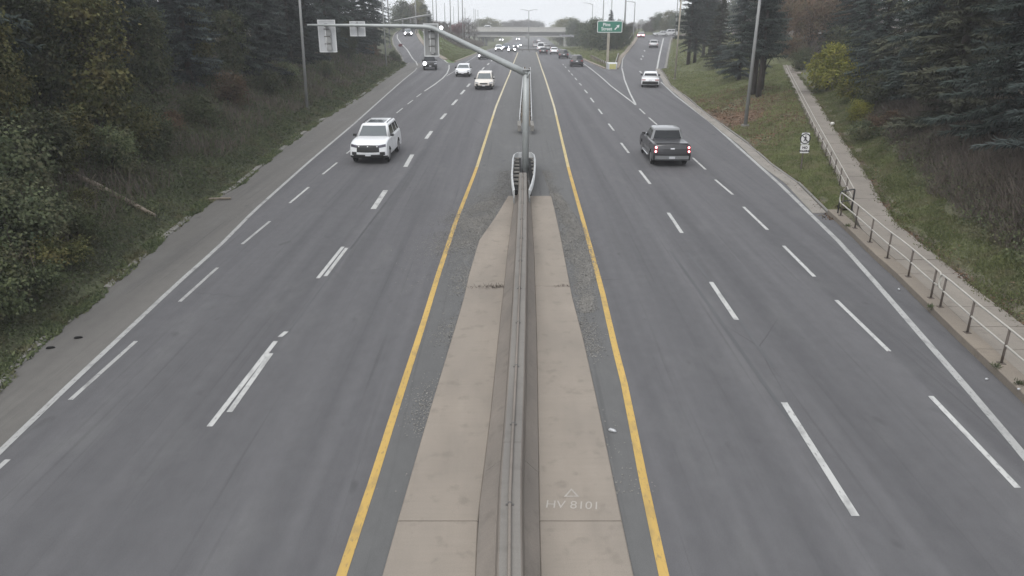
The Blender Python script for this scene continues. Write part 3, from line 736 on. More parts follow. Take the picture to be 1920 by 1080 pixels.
# crash rail wrapped round the foot of the mast
def wbeam(mb, pts, h=.31, th=1.0, mi=0):
    """corrugated rail following points (x,y,z of its centre)"""
    pts = [Vector(p) for p in pts]; lp = []
    prof_ = [(-.155, 0), (-.10, .05), (-.05, .05), (0, 0), (.05, .05), (.10, .05), (.155, 0), (.155, -.025), (-.155, -.025)]
    for i, p in enumerate(pts):
        t = (pts[min(i + 1, len(pts) - 1)] - pts[max(i - 1, 0)]); t.z = 0; t.normalize(); nrm = Vector((t.y, -t.x, 0))
        lp.append([p + nrm * o * th + Vector((0, 0, z * h / .31)) for z, o in prof_])
    mb.loft(lp, mi)
def rail_thing(label, pts, side, post_step=1.9, spacer=None, group=None, ends=None, nm='guide_rail'):
    P = [Vector(p) for p in pts]; o0 = P[0].copy(); o0.z -= .55
    t = thing(nm, label, 'guide rail', o0, 0., group)
    P = [p - o0 for p in P]
    if side < 0: P = P[::-1]
    m = MB(); wbeam(m, P, th=1.1 if spacer else 1.0); m.build('rail', M['galv_light'], t)
    L = [0]
    for a, b in zip(P, P[1:]): L.append(L[-1] + (b - a).length)
    s = .15
    while s < L[-1] and not spacer:
        i = max(k for k in range(len(L)) if L[k] <= s); i = min(i, len(P) - 2)
        q = P[i].lerp(P[i + 1], (s - L[i]) / (L[i + 1] - L[i]))
        dr = (P[i + 1] - P[i]); dr.z = 0; dr.normalize(); inn = Vector((-dr.y, dr.x, 0))
        m = MB(); c = q + inn * .16; rz = math.atan2(dr.y, dr.x)
        m.box((c.x, c.y, q.z - .30), (.12, .15, 1.0), rz); m.build('post', M['wood'] if spacer is None else M['galv'], t)
        m = MB(); c = q + inn * .06; m.box((c.x, c.y, q.z), (.1, .09, .3), rz); m.build('block', M['dark'], t)
        s += post_step
    return t, P
def gz(px, py, z): p = on('main', px, py, z); return (p[0], p[1], p[2])
lrail = [gz(964, 362, .62), gz(961.5, 347, .66), (0.02, 38.3, .68), gz(961.5, 313, .68), gz(962, 302, .68), gz(964, 294, .68), gz(970, 290.5, .68), gz(978, 290, .68)]
rrail = [gz(992, 362, .62), gz(997, 349, .66), gz(1001, 333, .68), gz(1002.5, 315, .68), gz(1002.5, 302, .68), gz(1001, 294, .68), gz(996, 290.5, .68), gz(988, 290, .68)]
lrail[2] = gz(960, 330, .68)
for pts, sd, lb in ((lrail, -1, 'pale crash rail curving round the left of the mast foot'), (rrail, 1, 'pale crash rail curving round the right of the mast foot')):
    t, P = rail_thing(lb, pts, sd, 1.3, spacer=1, group='crash rails at the mast')
    for k in range(7):                                               # spacer bars between the rail and the mast
        f = .25 + k * .095; i = f * (len(pts) - 1); a = Vector(pts[int(i)]).lerp(Vector(pts[int(i) + 1]), i % 1)
    y0, y1 = pts[1][1], pts[-2][1]
    for k in range(8):
        y = y0 + (y1 - y0) * (k + .6) / 8.3; x = float(np.interp(y, [p[1] for p in pts], [p[0] for p in pts]))
        xm = mx - .30 if sd < 0 else mx + .30
        m = MB(); o = t.location; m.box(((x + xm) / 2 - o.x, y - o.y, .60 - o.z), (abs(x - xm) - .06, .14, .08)); m.build('spacer_bar', M['kerb'], t)
    yo = np.linspace(y0 - .5, y1 - .15, 12); o = t.location; m = MB(); lp = []
    for y in yo:
        x = float(np.interp(y, [p[1] for p in pts], [p[0] for p in pts])); xm = mx - .20 if sd < 0 else mx + .20
        a_, b_ = (x + .06, xm) if sd < 0 else (xm, x - .06)
        lp.append([(a_ - o.x, y - o.y, .30 - o.z), (a_ - o.x, y - o.y, .52 - o.z), (b_ - o.x, y - o.y, .52 - o.z), (b_ - o.x, y - o.y, .30 - o.z)])
    m.loft(lp); m.build('dark_opening_fill', M['dark'], t)  # black block stands in for the dark openings between the bars
    e = Vector(pts[0]); m = MB(); q = Vector((0, -.28, -.22))
    wbeam(m, [e - t.location + q * k for k in ((1.2, .6, 0) if sd > 0 else (0, .6, 1.2))], .3); m.build('turned_down_end', M['galv'], t)
# guide rails farther along the median
for side, px0, px1, lb in ((-1, 974.5, 982, 'left guide rail running along the median beyond the mast'), (1, 996.5, 994, 'right guide rail running along the median beyond the mast')):
    a, b = gz(px0, 222, .6), gz(px1, 128, .6)
    pts = [tuple(Vector(a).lerp(Vector(b), k / 18)) for k in range(19)]
    t, P = rail_thing(lb, pts, side, 2.6, group='median guide rails')
    m = MB(); c = Vector(gz(px0 - 1 if side < 0 else px0 + 1, 236, .45)) - t.location
    m.box((c.x, c.y, c.z), (.24, 2.4, .4)); m.build('end_terminal', M['kerb'], t)
m = MB(); a, b = on('main', 961, 97.5), on('main', 1012, 98)
cr = thing('guide_rail', 'low dark cross rail spanning the median far off', 'guide rail', tuple(a))
m.box(((b[0] - a[0]) / 2, 0, .55), (b[0] - a[0], .12, .28)); m.build('rail', M['pole_dark'], cr)
for k in range(4): m = MB(); m.box(((b[0] - a[0]) * (k + .5) / 4, .1, .2), (.12, .12, .8)); m.build('post', M['pole_dark'], cr)

# guide rails at the exit gore with the yellow crash cushion
gn = hit(1148, 131)
q = thing('crash_cushion', 'yellow crash cushion at the nose of the exit ramp gore', 'crash cushion', gn)
m = MB(); m.loft([[(-.55, -.3, .0), (.55, -.3, .0), (.6, -.3, .9), (-.6, -.3, .9)], [(-.7, .3, .0), (.7, .3, .0), (.75, .3, 1.0), (-.75, .3, 1.0)], [(-.75, 1.4, .0), (.75, 1.4, .0), (.8, 1.4, 1.0), (-.8, 1.4, 1.0)]]); m.build('cushion', M['galv_light'], q)
m = MB(); m.box((0, -.33, .5), (.95, .04, .72)); m.build('nose_panel', M['yellow'], q)
for pl_, lb in (([(1142, 124.5), (1128, 118.5), (1116, 112.5), (1109, 108.5)], 'guide rail on the highway side of the exit gore'), ([(1154, 122), (1157, 112), (1159, 105)], 'guide rail on the ramp side of the exit gore')):
    pts = []
    for px, py in pl_:
        h = hit(px, py + 2.5); pts.append((h.x, h.y, h.z + .6))
    rail_thing(lb, pts, 1 if 'highway' in lb else -1, 2.4, group='guide rails at the exit gore')
rp = [(xat(L_RR_L, y) - 1.6, y, float(prof('rramp', y)) + .75) for y in np.arange(165, 212, 4)]
rail_thing('guide rail along the left edge near the top of the exit ramp', [(float(a), float(b), c) for a, b, c in rp], 1, 4)
lp_ = [(xat(L_LR_R, y) + 1.8, y, float(prof('lramp', y)) + .75) for y in np.arange(158, 206, 4)]
rail_thing('guide rail along the right edge of the left slip road', [(float(a), float(b), c) for a, b, c in lp_], -1, 4)

# green exit sign
sb = hit(1139, 119); D = sb.y
sg = thing('exit_sign', 'green exit sign with white border reading Pine Street on a beige post', 'road sign', sb)
a, b = at_y(1119.5, 61, D) - sb, at_y(1167.5, 39, D) - sb
cx, cz, wd, hg = (a.x + b.x) / 2, (a.z + b.z) / 2, b.x - a.x, b.z - a.z
m = MB(); m.box((0, .14, cz / 2 - .2), (.42, .16, cz + .4)); m.build('post', M['beige_post'], sg)
for zz in (-hg * .28, hg * .28): m = MB(); m.box((cx * .8, .05, cz + zz), (wd * .8, .06, .10)); m.build('backing_rail', M['galv'], sg)
def rrect(w, h, r, n=5):
    pts = []
    for sx, sz, a0 in ((1, 1, 0), (-1, 1, 90), (-1, -1, 180), (1, -1, 270)):
        for k in range(n): an = RAD(a0 + 90 * k / (n - 1)); pts.append((sx * (w / 2 - r) + r * math.cos(an), sz * (h / 2 - r) + r * math.sin(an)))
    return pts
def plate_mesh(name, w, h, r, th, c, mat, parent, tilt=0):
    P = rrect(w, h, r); m = MB(); m.loft([[(c[0] + x, c[1] - th / 2, c[2] + z) for x, z in P], [(c[0] + x, c[1] + th / 2, c[2] + z) for x, z in P]]); return m.build(name, mat, parent)
bd = plate_mesh('panel', wd, hg, .18, .04, (cx, 0, cz), M['sign_white'], sg)
plate_mesh('face', wd - .2, hg - .2, .12, .02, (cx, -.022, cz), M['sign_green'], bd)
def sign_text(txt, c, size, mat, parent, name='lettering', bold=.012):
    cu = bpy.data.curves.new(name, 'FONT'); cu.body = txt; cu.size = size; cu.align_x = 'CENTER'; cu.align_y = 'CENTER'; cu.offset = bold; cu.extrude = .004
    cu.materials.append(mat); o = bpy.data.objects.new(name, cu); o.location = c; o.rotation_euler = (RAD(90), 0, 0); return as_mesh(link(o, parent))
sign_text('Pine', (cx - wd * .13, -.042, cz + hg * .17), hg * .40, M['sign_white'], bd)
sign_text('Street', (cx - wd * .12, -.042, cz - hg * .19), hg * .40, M['sign_white'], bd)
ar = MB(); ac = Vector((cx + wd * .29, -.042, cz - hg * .04)); u = Vector((.707, 0, .707)); v = Vector((-.707, 0, .707)); s = hg * .30
P = [ac - u * s - v * s * .17, ac + u * s * .25 - v * s * .17, ac + u * s * .12 - v * s * .55, ac + u * s * 1.0, ac + u * s * .12 + v * s * .55, ac + u * s * .25 + v * s * .17, ac - u * s + v * s * .17]
ar.loft([P, [p + Vector((0, .012, 0)) for p in P]]); ar.build('arrow', M['sign_white'], bd)

# no pedestrians sign on the grass
sp = hit(1506, 320); D = sp.y
ns = thing('no_pedestrians_sign', 'small white no pedestrians sign on a thin post in the grass', 'road sign', sp)
f1 = lambda px, py: at_y(px, py, D) - sp
a, b = f1(1501, 271), f1(1519, 249); cx, cz, wd, hg = (a.x + b.x) / 2, (a.z + b.z) / 2, b.x - a.x, b.z - a.z
m = MB(); m.box((cx, .06, b.z / 2), (.06, .06, b.z + .1)); m.build('post', M['rail_post'], ns)
up = plate_mesh('panel', wd, hg, .06, .015, (cx, 0, cz), M['sign_white'], ns)
rg = MB(); n = 28; ro, ri = hg * .46, hg * .37
rg.loft([[(cx + r * math.cos(2 * math.pi * k / n), y, cz + r * math.sin(2 * math.pi * k / n)) for k in range(n)] for r, y in ((ri, -.008), (ri, -.014), (ro, -.014), (ro, -.008))], cap=False); rg.build('ring', M['sign_black'], up)
wk = MB(); s = hg * .30
def limb(x0, z0, x1, z1, r): wk.tube([(cx + x0 * s, -.012, cz + z0 * s), (cx + x1 * s, -.012, cz + z1 * s)], r * s, 6)
limb(.05, .72, .05, .95, .14); limb(.02, .62, -.02, 0, .17); limb(-.02, 0, .35, -.8, .12); limb(-.02, 0, -.4, -.75, .12); limb(.02, .55, .42, .1, .09); limb(.02, .55, -.38, .2, .09)
wk.build('walking_figure', M['sign_black'], up)
sl_ = MB(); sl_.box((0, 0, 0), (hg * .86, .006, hg * .07)); so_ = sl_.build('slash', M['sign_black'], up); so_.location = (cx, -.012, cz); so_.rotation_euler = (0, RAD(45), 0)
a, b = f1(1499.5, 287), f1(1518, 272); cx, cz, wd, hg = (a.x + b.x) / 2, (a.z + b.z) / 2, b.x - a.x, b.z - a.z
lo = plate_mesh('panel', wd, hg, .04, .015, (cx, 0, cz), M['sign_white'], ns)
sign_text('NO', (cx, -.012, cz + hg * .17), hg * .42, M['sign_black'], lo, bold=.008)
sign_text('WALKING', (cx, -.012, cz - hg * .25), hg * .30, M['sign_black'], lo, bold=.008)

# handrail along the kerb, in sections
def walk_pt(y, off=.25): return Vector((float(xat(L_RPAVE, y)) + off, y, .21))
def railing(label, y0, y1, loop0=True, loop1=True):
    a, b = walk_pt(y0), walk_pt(y1); t = thing('handrail', label, 'handrail', a, 0., 'handrail sections along the footpath kerb')
    n = max(2, round((y1 - y0) / 2.05) + 1); H = .95
    inset = .22
    for k in range(n):
        p = walk_pt(y0 + inset + (y1 - y0 - 2 * inset) * k / (n - 1)) - a
        m = MB(); m.tube([(p.x, p.y, -.02), (p.x, p.y, H)], .032, 8); po = m.build('post', M['rail_post'], t)
        m = MB(); m.box((p.x, p.y, .008), (.16, .16, .016)); m.build('base_plate', M['rail_post'], po)
    ys = np.linspace(y0, y1, 24); top, mid = [], []
    for y in ys: p = walk_pt(y) - a; top.append(Vector((p.x, p.y, H))); mid.append(Vector((p.x, p.y, .50)))
    def bend(e, other, sgn):
        c = (e + other) / 2; d = Vector((0, sgn, 0)); r = (e.z - other.z) / 2
        return [c + Vector((0, sgn * .16 * math.sin(an), r * math.cos(an))) for an in np.linspace(.35, math.pi - .35, 6)]
    path = list(reversed(top[1:-1])) if True else []
    loop = top[1:-1] + bend(top[-1], mid[-1], 1) + list(reversed(mid[1:-1])) + bend(top[0], mid[0], -1)[::-1] + [top[1]]
    m = MB(); m.tube(loop, .028, 8, cap=False); m.build('rails', M['rail'], t); return t
YA0, YA1 = float(on('main', 1730, 566, .2)[1]), float(on('main', 1562, 402, .2)[1])
railing('handrail section farther up the footpath kerb, ending at the dark frame', YA0 + .08, YA1)
railing('handrail section nearest the camera at the bottom of the footpath', YA0 - 14.0, YA0 - .22)
# dark end frame and the fence going up beside the path
ef = thing('end_frame', 'dark square tube frame at the upper end of the handrail', 'barrier frame', walk_pt(YA1 + .2))
e1 = Vector((float(xat(L_WALK_L, YA1 + .5)) - .05, YA1 + .6, .2)) - walk_pt(YA1 + .2)
m = MB(); m.tube([(0, 0, 0), (0, 0, .9), (0.02, 0, .96), (e1.x * .95, e1.y * .95, .98), (e1.x, e1.y, .92), (e1.x, e1.y, 0)], .03, 8); m.build('frame', M['rail_dark'], ef)
m = MB(); m.tube([(0, 0, .5), (e1.x, e1.y, .5)], .025, 8); m.build('mid_bar', M['rail_dark'], ef)
fy0 = YA1 + .9; fp = lambda y: Vector((float(xat(L_WALK_L, y)) - .06, y, float(prof('path', y))))
fo = fp(fy0); fe = thing('path_fence', 'thin post and rail fence climbing along the left edge of the footpath', 'fence', fo)
y = fy0; fpts = []
while y < Y_WEND - 6:
    p = fp(y) - fo; fpts.append(p); m = MB(); m.tube([(p.x, p.y, -.2), (p.x, p.y, .9)], .035, 6); m.build('post', M['rail_post'], fe); y += 2.3 if y < 60 else 3.0
for z, r in ((.88, .022), (.48, .02)):
    m = MB(); m.tube([p + Vector((0, 0, z)) for p in fpts], r, 6); m.build('rail', M['rail'], fe)

# far poles, left and right
def sky_pole(px, ptop, pbase, D, label, r=.12, mat='pole', arms=(), cat='utility pole', group='thin poles beyond the left slip road', base_h=.1):
    b = at_y(px, pbase, D); zt = float(T(b.x, b.y)); top = at_y(px, ptop, D)
    return pole_thing('light_pole' if arms else 'utility_pole', label, cat, (b.x, b.y, zt), max(3., top.z - zt), r, r * .7, M[mat], arms=arms, group=group, base_h=base_h)
p738 = on('lramp', 739, 92)
mt = thing('ramp_mast', 'grey pole left of the slip road with an arm holding signals across it', 'signal mast', (p738[0] - .8, p738[1], float(T(p738[0] - .8, p738[1]))))
b0 = mt.location.copy(); Dm = b0.y
m = MB(); tp = at_y(738, -60, Dm) - b0; m.tube([(0, 0, -.3), (0, 0, tp.z)], [.17, .12], 10); m.build('pole', M['pole'], mt)
m = MB(); m.box((0, 0, .25), (.7, .7, .7)); m.build('base', M['pole_dark'], mt)
ra = [at_y(738, 39, Dm) - b0, at_y(760, 35.5, Dm) - b0, at_y(785, 31, Dm) - b0, at_y(809, 27.5, Dm) - b0]
m = MB(); m.tube(ra, [.10, .15, .19, .22], 10); am = m.build('arm', M['galv'], mt)
for px, top in ((755, 36), (770, 34), (777, 33)):
    c = at_y(px, top + 5, Dm - .25) - b0; m = MB(); m.box((c.x, c.y, c.z), (.35, .25, 1.1)); sgn = m.build('signal_head', M['pole_dark'], mt)
    for k in (-1, 0, 1): m = MB(); m.tube([(c.x, c.y - .12, c.z + k * .33), (c.x, c.y - .26, c.z + k * .33)], .12, 8); m.build('visor', M['galv'], sgn)
for px, tp_, bs, D, lb, r in ((781, -40, 60, 205, 'pale pole in front of the olive tree at the left', .16), (812.5, -40, 44, 230, 'thin pole at the right edge of the left sky gap', .13), (819, -40, 45, 240, 'second thin pole from the left in the sky gap', .13), (834.5, 6, 44, 250, 'short dark pole third from the left in the sky gap', .14),
                          (845, -40, 46, 240, 'tall dark pole left of the red tree', .15), (851, 12, 46, 280, 'short thin pole beside the red tree', .12), (860, -30, 48, 250, 'tall pole behind the red tree', .14), (868, -40, 60, 235, 'tall pole right of the red tree', .18), (872.5, 15, 56, 260, 'leaning short pole at the left end of the bridge', .14),
                          (889, 16, 50, 330, 'first of three short poles behind the bridge', .16), (892, 18, 50, 340, 'second of three short poles behind the bridge', .15), (896.5, 19, 50, 340, 'third of three short poles behind the bridge', .15)):
    sky_pole(px, tp_, bs, D, lb, r)
sky_pole(1128, -40, 101, 200, 'tall thin pole rising behind the green exit sign', .15, group='thin poles at the right', arms=((180, 2, .4),), cat='light pole')
sky_pole(1145, -40, 60, 240, 'thin pole behind the dark trees right of the exit sign', .14, group='thin poles at the right')
sky_pole(1170, -40, 70, 215, 'thick dark pole between the exit sign and the ramp', .26, 'pole', group='thin poles at the right', cat='utility pole')
sky_pole(1187.5, 4, 68, 222, 'light pole at the left edge of the ramp top', .17, 'pole', ((180, 2.2, .3),), 'light pole', 'thin poles at the right')
sky_pole(1109.5, 8, 60, 300, 'light pole with a long arm above the dark trees', .17, 'pole', ((180, 3.4, .6),), 'light pole', 'thin poles at the right')
sky_pole(1266, -40, 70, 212, 'left one of two poles behind the ramp light pole', .15, 'pole', (), 'utility pole', 'thin poles at the right')
sky_pole(1271, -40, 70, 214, 'right one of two poles behind the ramp light pole', .15, 'pole', (), 'utility pole', 'thin poles at the right')
md = on('main', 991, 95)
dl = pole_thing('light_pole', 'slender double armed lamp post on the far median', 'light pole', tuple(md), float((at_y(991, 20, md[1]) - Vector(md)).z), .15, .09, M['galv'], arms=((0, 1.7, .35), (180, 1.7, .35)))
c = at_y(989, 68, md[1] - .3) - Vector(md); m = MB(); m.box((c.x, c.y, c.z), (1.1, .05, 1.1)); m.build('sign_plate', M['galv'], dl)
# small round lamp on a short stand beyond the slip road
lp0 = hit(828, 70); lz = at_y(828, 52, lp0.y)
sl2 = thing('signal_lamp', 'bright round signal lamp glowing above the bent arm', 'signal lamp', lp0)
m = MB(); m.tube([(0, 0, -.2), (0, 0, lz.z - lp0.z)], .06, 8); m.build('post', M['pole_dark'], sl2)
m = MB(); m.tube([(0, -.25, lz.z - lp0.z), (0, 0, lz.z - lp0.z)], [.46, .3], 16); m.build('housing', M['pole_dark'], sl2)
m = MB(); m.tube([(0, -.29, lz.z - lp0.z), (0, -.26, lz.z - lp0.z)], [.43, .43], 16); m.build('lens', M['lamp_lit'], sl2)

# ------------------------------------------------------------------ bridge
YB = 317.0
br = thing('overpass_bridge', 'pale concrete overpass bridge crossing the highway in the distance', 'bridge', (0, YB, 0))
zl = lambda py: float(at_y(975, py, YB).z)
xl_, xr_ = float(at_y(862, 55, YB).x), float(at_y(1071, 56, YB).x)
def bar_x(nm, x0, x1, z0, z1, y0, y1, mat, parent=br, rise=0.):
    m = MB(); m.loft([[(x0, y0, z0), (x0, y0, z1), (x0, y1, z1), (x0, y1, z0)], [(x1, y0, z0 - rise), (x1, y0, z1 - rise), (x1, y1, z1 - rise), (x1, y1, z0 - rise)]]); return m.build(nm, mat, parent)
bar_x('parapet', xl_ - 30, xr_ + 6, zl(58.5), zl(50.5), 0, .35, M['bridge'], rise=.4)
bar_x('parapet_cap', xl_ - 30, xr_ + 6.05, zl(50.5) + .003, zl(49.4), -.08, .45, M['bridge'], rise=.4)
bar_x('deck', xl_ - 30, xr_ + 6, zl(61.5), zl(58.5) - .004, .45, 12.5, M['girder'], rise=.4)  # darker concrete paints the shadow gap under the parapet
bar_x('parapet', xl_ - 30, xr_, zl(58.5), zl(51.5), 12, 12.35, M['bridge'], rise=.4)
for k in range(5): bar_x('girder', xl_ - 4, xr_ - 1, zl(67.5), zl(61.5) - .004, .9 + k * 2.6, 1.3 + k * 2.6, M['girder'], rise=.4); bar_x('flange', xl_ - 4, xr_ - 1, zl(68), zl(66.6), .55 + k * 2.6, .895 + k * 2.6, M['bridge'], rise=.4)
gr_ = zl(68)
for px in (905.5, 911.5):
    x = float(at_y(px, 80, YB + 3).x); m = MB(); m.tube([(x, 4, -8), (x, 4, gr_)], .5, 12); m.build('pier', M['girder'], br)
x = float(at_y(908, 80, YB + 3).x); m = MB(); m.box((x, 4, gr_ - .3), (4.5, 1.2, .6)); m.build('pier_cap', M['girder'], br)
x = float(at_y(1060, 74, YB).x); m = MB(); m.box((x, 3, gr_ - 2.5), (1.1, 5, 5)); m.build('pier', M['bridge'], br)
x = float(at_y(1068, 74, YB).x); m = MB(); m.box((x + 3, 6, gr_ - 2.2), (7, 11, 5)); m.build('abutment', M['girder'], br)
x = float(at_y(890, 74, YB).x); m = MB(); m.box((x - 12, 7, gr_ - 2.2), (18, 11, 5)); m.build('abutment', M['girder'], br)
# ------------------------------------------------------------------ vehicles
def make_vehicle(name, label, cat, contact, toward, facing, spec, group=None):
    """contact: ground point under the end seen by the camera; facing 'to' the camera or 'away' from it"""
    L, W, H, kind, paint_ = spec['L'], spec['W'] / 2, spec['H'], spec['kind'], M['car_' + spec['paint']]
    d = Vector((toward[0], toward[1], 0)).normalized()                # direction leading away from the camera
    zs = spec.get('z', 0.)
    cen = Vector(contact) + d * (L / 2 - .12)
    cen.z = spec['zf'](cen.y) if 'zf' in spec else cen.z
    fwd = d if facing == 'away' else -d
    t = thing(name, label, cat, cen, math.atan2(fwd.y, fwd.x), group)
    lod = spec.get('lod', 0)
    wr = spec.get('wr', .36); wb = spec.get('wb', L * .58); xf, xr = wb / 2 + spec.get('ax', .05), -wb / 2 + spec.get('ax', .05)
    zb = spec['zb']; zh = spec.get('zh', zb); xw = spec['xw']; gc_ = spec['gc'] if 'gc' in spec else .30 if kind != 'pickup' else .42
    hl = L / 2
    # upper outline of the lower body from the front bumper back to the tail
    up = [(hl - .10, gc_ - .02), (hl, gc_ + .12), (hl, zh * .62), (hl - .05, zh * .82), (hl - .16, zh * .95), (hl - .42, zh), ((hl + xw) / 2, zh + (zb - zh) * .5 + .02), (xw, zb)]
    zt = spec.get('zt', zb); xt = spec.get('xt', -hl + .1)
    tail = [(xt, zt), (-hl + .07, zt - .07), (-hl + .01, zt - .3), (-hl, gc_ + .28), (-hl + .05, gc_ + .02), (-hl + .16, gc_ - .04)]
    mid = [(x, zb + (zt - zb) * max(0, min(1, (xw - x) / (xw - xt)))) for x in np.linspace(xw, xt, 5)[1:-1]]
    bot = []
    ra = wr + .06
    for cx_ in (xr, xf):
        for an in np.linspace(math.pi, 0, 9): bot.append((cx_ + ra * math.cos(an), max(gc_ - .04, wr + ra * math.sin(an))))
    P = up + mid + tail + bot
    def fx(z):                                                       # front face x at a height
        a = [(p[1], p[0]) for p in up[:6]]; return float(np.interp(z, [q[0] for q in a], [q[1] for q in a]))
    def rx_(z):
        a = sorted([(p[1], p[0]) for p in tail]); return float(np.interp(z, [q[0] for q in a], [q[1] for q in a]))
    cf, cr_ = spec.get('cf', .22), spec.get('cr', .10)
    def dfm(x, y, z):
        q = abs(y) / W
        if x > 0: x -= cf * q ** 2.6 * max(0, min(1, (x - hl + 1.3) / 1.1))
        else: x += cr_ * q ** 2.6 * max(0, min(1, (-x - hl + 1.0) / .8))
        y *= 1 - .075 * max(0, z - .62) ** 1.4 - .05 * max(0, .5 - z)
        return (x, y, z)
    ls = []
    for q, ins in ((-1, .055), (-.965, .016), (-.88, .0), (-.5, 0), (0, 0), (.5, 0), (.88, 0), (.965, .016), (1, .055)):
        lp = []
        crown = .028 * (1 - q * q)
        for i, (x, z) in enumerate(P):
            tp = i < len(up) + len(mid) + 2
            zz = z - ins * (1.0 if z > zb * .75 and tp else .0) + (crown if tp and z > zb * .8 else 0)
            xx = x - math.copysign(ins * .7, x) * (1 if abs(x) > hl - .5 else 0)
            lp.append(dfm(xx, q * W, zz))
        ls.append(lp)
    m = MB(); m.loft(ls, smooth=False)
    body = m.build('body', [paint_, M['black']], t)
    for pl in body.data.polygons:
        pl.use_smooth = abs(pl.normal.y) < .96
        if pl.normal.z < -.3: pl.material_index = 1
    # dark underside and wheel wells
    m = MB(); m.box((0, 0, gc_ + .16), (L * .90, W * 1.55, .34)); m.build('underbody', M['black'], t)
    # cabin
    bw_, tw = W * .925, W * .73
    xb0, xb1 = spec['cab'][0], xw; xt0, xt1 = spec['cab'][1], spec['cab'][2]
    zb_ = zb - .02
    def rect(x0, x1, hw, z, r=.0):
        return [(x1, -hw * .90, z), (x1 + (.06 if r == 0 else .05), 0, z), (x1, hw * .90, z), (x1 - .12, hw, z), (x0 + .12, hw, z), (x0, hw * .92, z), (x0 - .03, 0, z), (x0, -hw * .92, z), (x0 + .12, -hw, z), (x1 - .12, -hw, z)]
    lo, hi = rect(xb0, xb1, bw_, zb_), rect(xt0, xt1, tw, H - .075)
    r1 = rect(xt0 + .05, xt1 - .07, tw - .06, H - .025, 1); r2 = rect(xt0 + .25, xt1 - .3, tw - .3, H, 1)
    m = MB(); m.loft([lo, hi, r1, r2]); cab = m.build('cabin', spec.get('roof', paint_) if not isinstance(spec.get('roof'), str) else M[spec['roof']], t)
    for pl in cab.data.polygons: pl.use_smooth = pl.normal.z > .4
    def quad_panel(nm, A, B, Cc, Dd, u0, u1, v0, v1, mat, off=.008, parent=t, nu=1):
        A, B, Cc, Dd = map(Vector, (A, B, Cc, Dd)); n = (B - A).cross(Dd - A).normalized()
        f = lambda u, v: (A.lerp(B, u)).lerp(Dd.lerp(Cc, u), v)
        q = [f(u0, v0), f(u1, v0), f(u1, v1), f(u0, v1)]; k = MB()
        k.loft([[p - n * .02 for p in q], [p + n * off for p in q]]); return k.build(nm, mat, parent)
    wg = M[spec.get('wind', 'glass_pale')]
    # windscreen and rear window in two halves to follow the curve of the cabin, joined into one mesh each
    def bowed(nm, a0, a1, c0, c1, b0, b1, v0, v1, mat, flip):
        k = MB(); nn = []
        for (p0, p1, q0, q1) in ((a0, a1, b0, b1), (a1, c1, b1, c0)):
            pass
        cols = [(Vector(a0), Vector(b0)), (Vector(a1), Vector(b1)), (Vector(c1), Vector(c0))]
        grid = []
        for j, (lo_, hi_) in enumerate(cols):
            grid.append([lo_.lerp(hi_, v0), lo_.lerp(hi_, v1)])
        e0 = grid[0][0].lerp(grid[1][0], .06), grid[0][1].lerp(grid[1][1], .06); e2 = grid[2][0].lerp(grid[1][0], .06), grid[2][1].lerp(grid[1][1], .06)
        sx = 1 if flip else -1
        n = Vector((sx * 1.0, 0, .35)).normalized() * .012
        pts = [e0[0], grid[1][0], e2[0], e2[1], grid[1][1], e0[1]]
        k.loft([[p - n * 2 for p in pts], [p + n for p in pts]]); return k.build(nm, mat, t)
    bowed('windscreen', lo[0], lo[1], hi[2], lo[2], hi[0], hi[1], .10, .93, wg, True)
    bowed('rear_window', lo[5], lo[6], hi[7], lo[7], hi[5], hi[6], spec.get('rv0', .14), .90, M['glass'], False)
    for sgn in (-1, 1):
        A, B = (lo[9], lo[8]) if sgn < 0 else (lo[3], lo[4]); Dd, Cc = (hi[9], hi[8]) if sgn < 0 else (hi[3], hi[4])
        # A front-bottom, B rear-bottom, C rear-top, D front-top
        cuts = spec.get('win', (.03, .40, .44, .74, .78, .97))
        for k in range(0, len(cuts), 2):
            if sgn < 0: quad_panel('side_window', B, A, Dd, Cc, 1 - cuts[k + 1], 1 - cuts[k], .12, .88, M['glass'], .006)
            else: quad_panel('side_window', A, B, Cc, Dd, cuts[k], cuts[k + 1], .12, .88, M['glass'], .006)
    # wheels
    for cx_ in (xr, xf):
        for sgn in (-1, 1):
            wl = bpy.data.objects.new('wheel', None)
            k = MB(); y0, y1 = sgn * (W - .24), sgn * (W - .03)
            k.tube([(cx_, y0, wr), (cx_, y0 + sgn * .03, wr), (cx_, y1 - sgn * .03, wr), (cx_, y1, wr)], [wr * .9, wr, wr, wr * .93], 20, smooth=False)
            wo = k.build('wheel', M['dark'], t)
            k = MB(); k.tube([(cx_, y1 - sgn * .02, wr), (cx_, y1 + sgn * .006, wr), (cx_, y1 + sgn * .012, wr)], [wr * .66, wr * .66, wr * .2], 12 if lod else 18, smooth=False); k.build('rim', M['rim'] if not spec.get('darkrim') else M['black'], wo)
            bpy.data.objects.remove(wl)
    def patch(nm, front, y0, y1, z0, z1, mat, off=.015, parent=t, ny=6, nz=3, zshift=None, back=.05):
        """a piece laid on the curved front or tail"""
        fr, bk = [], []
        for j in range(nz + 1):
            for i in range(ny + 1):
                u = i / ny; y = y0 + (y1 - y0) * u; z = z0 + (z1 - z0) * j / nz
                if zshift: z += zshift(u, j / nz)
                x = fx(z) if front else rx_(z)
                q = dfm(x, y, z); s = 1 if front else -1
                fr.append((q[0] + s * off, q[1], q[2])); bk.append((q[0] - s * back, q[1], q[2]))
        k = MB(); n = ny + 1; N_ = len(fr)
        fs = [(j * n + i, j * n + i + 1, (j + 1) * n + i + 1, (j + 1) * n + i) for j in range(nz) for i in range(ny)]
        fs2 = [tuple(N_ + i for i in reversed(f)) for f in fs]
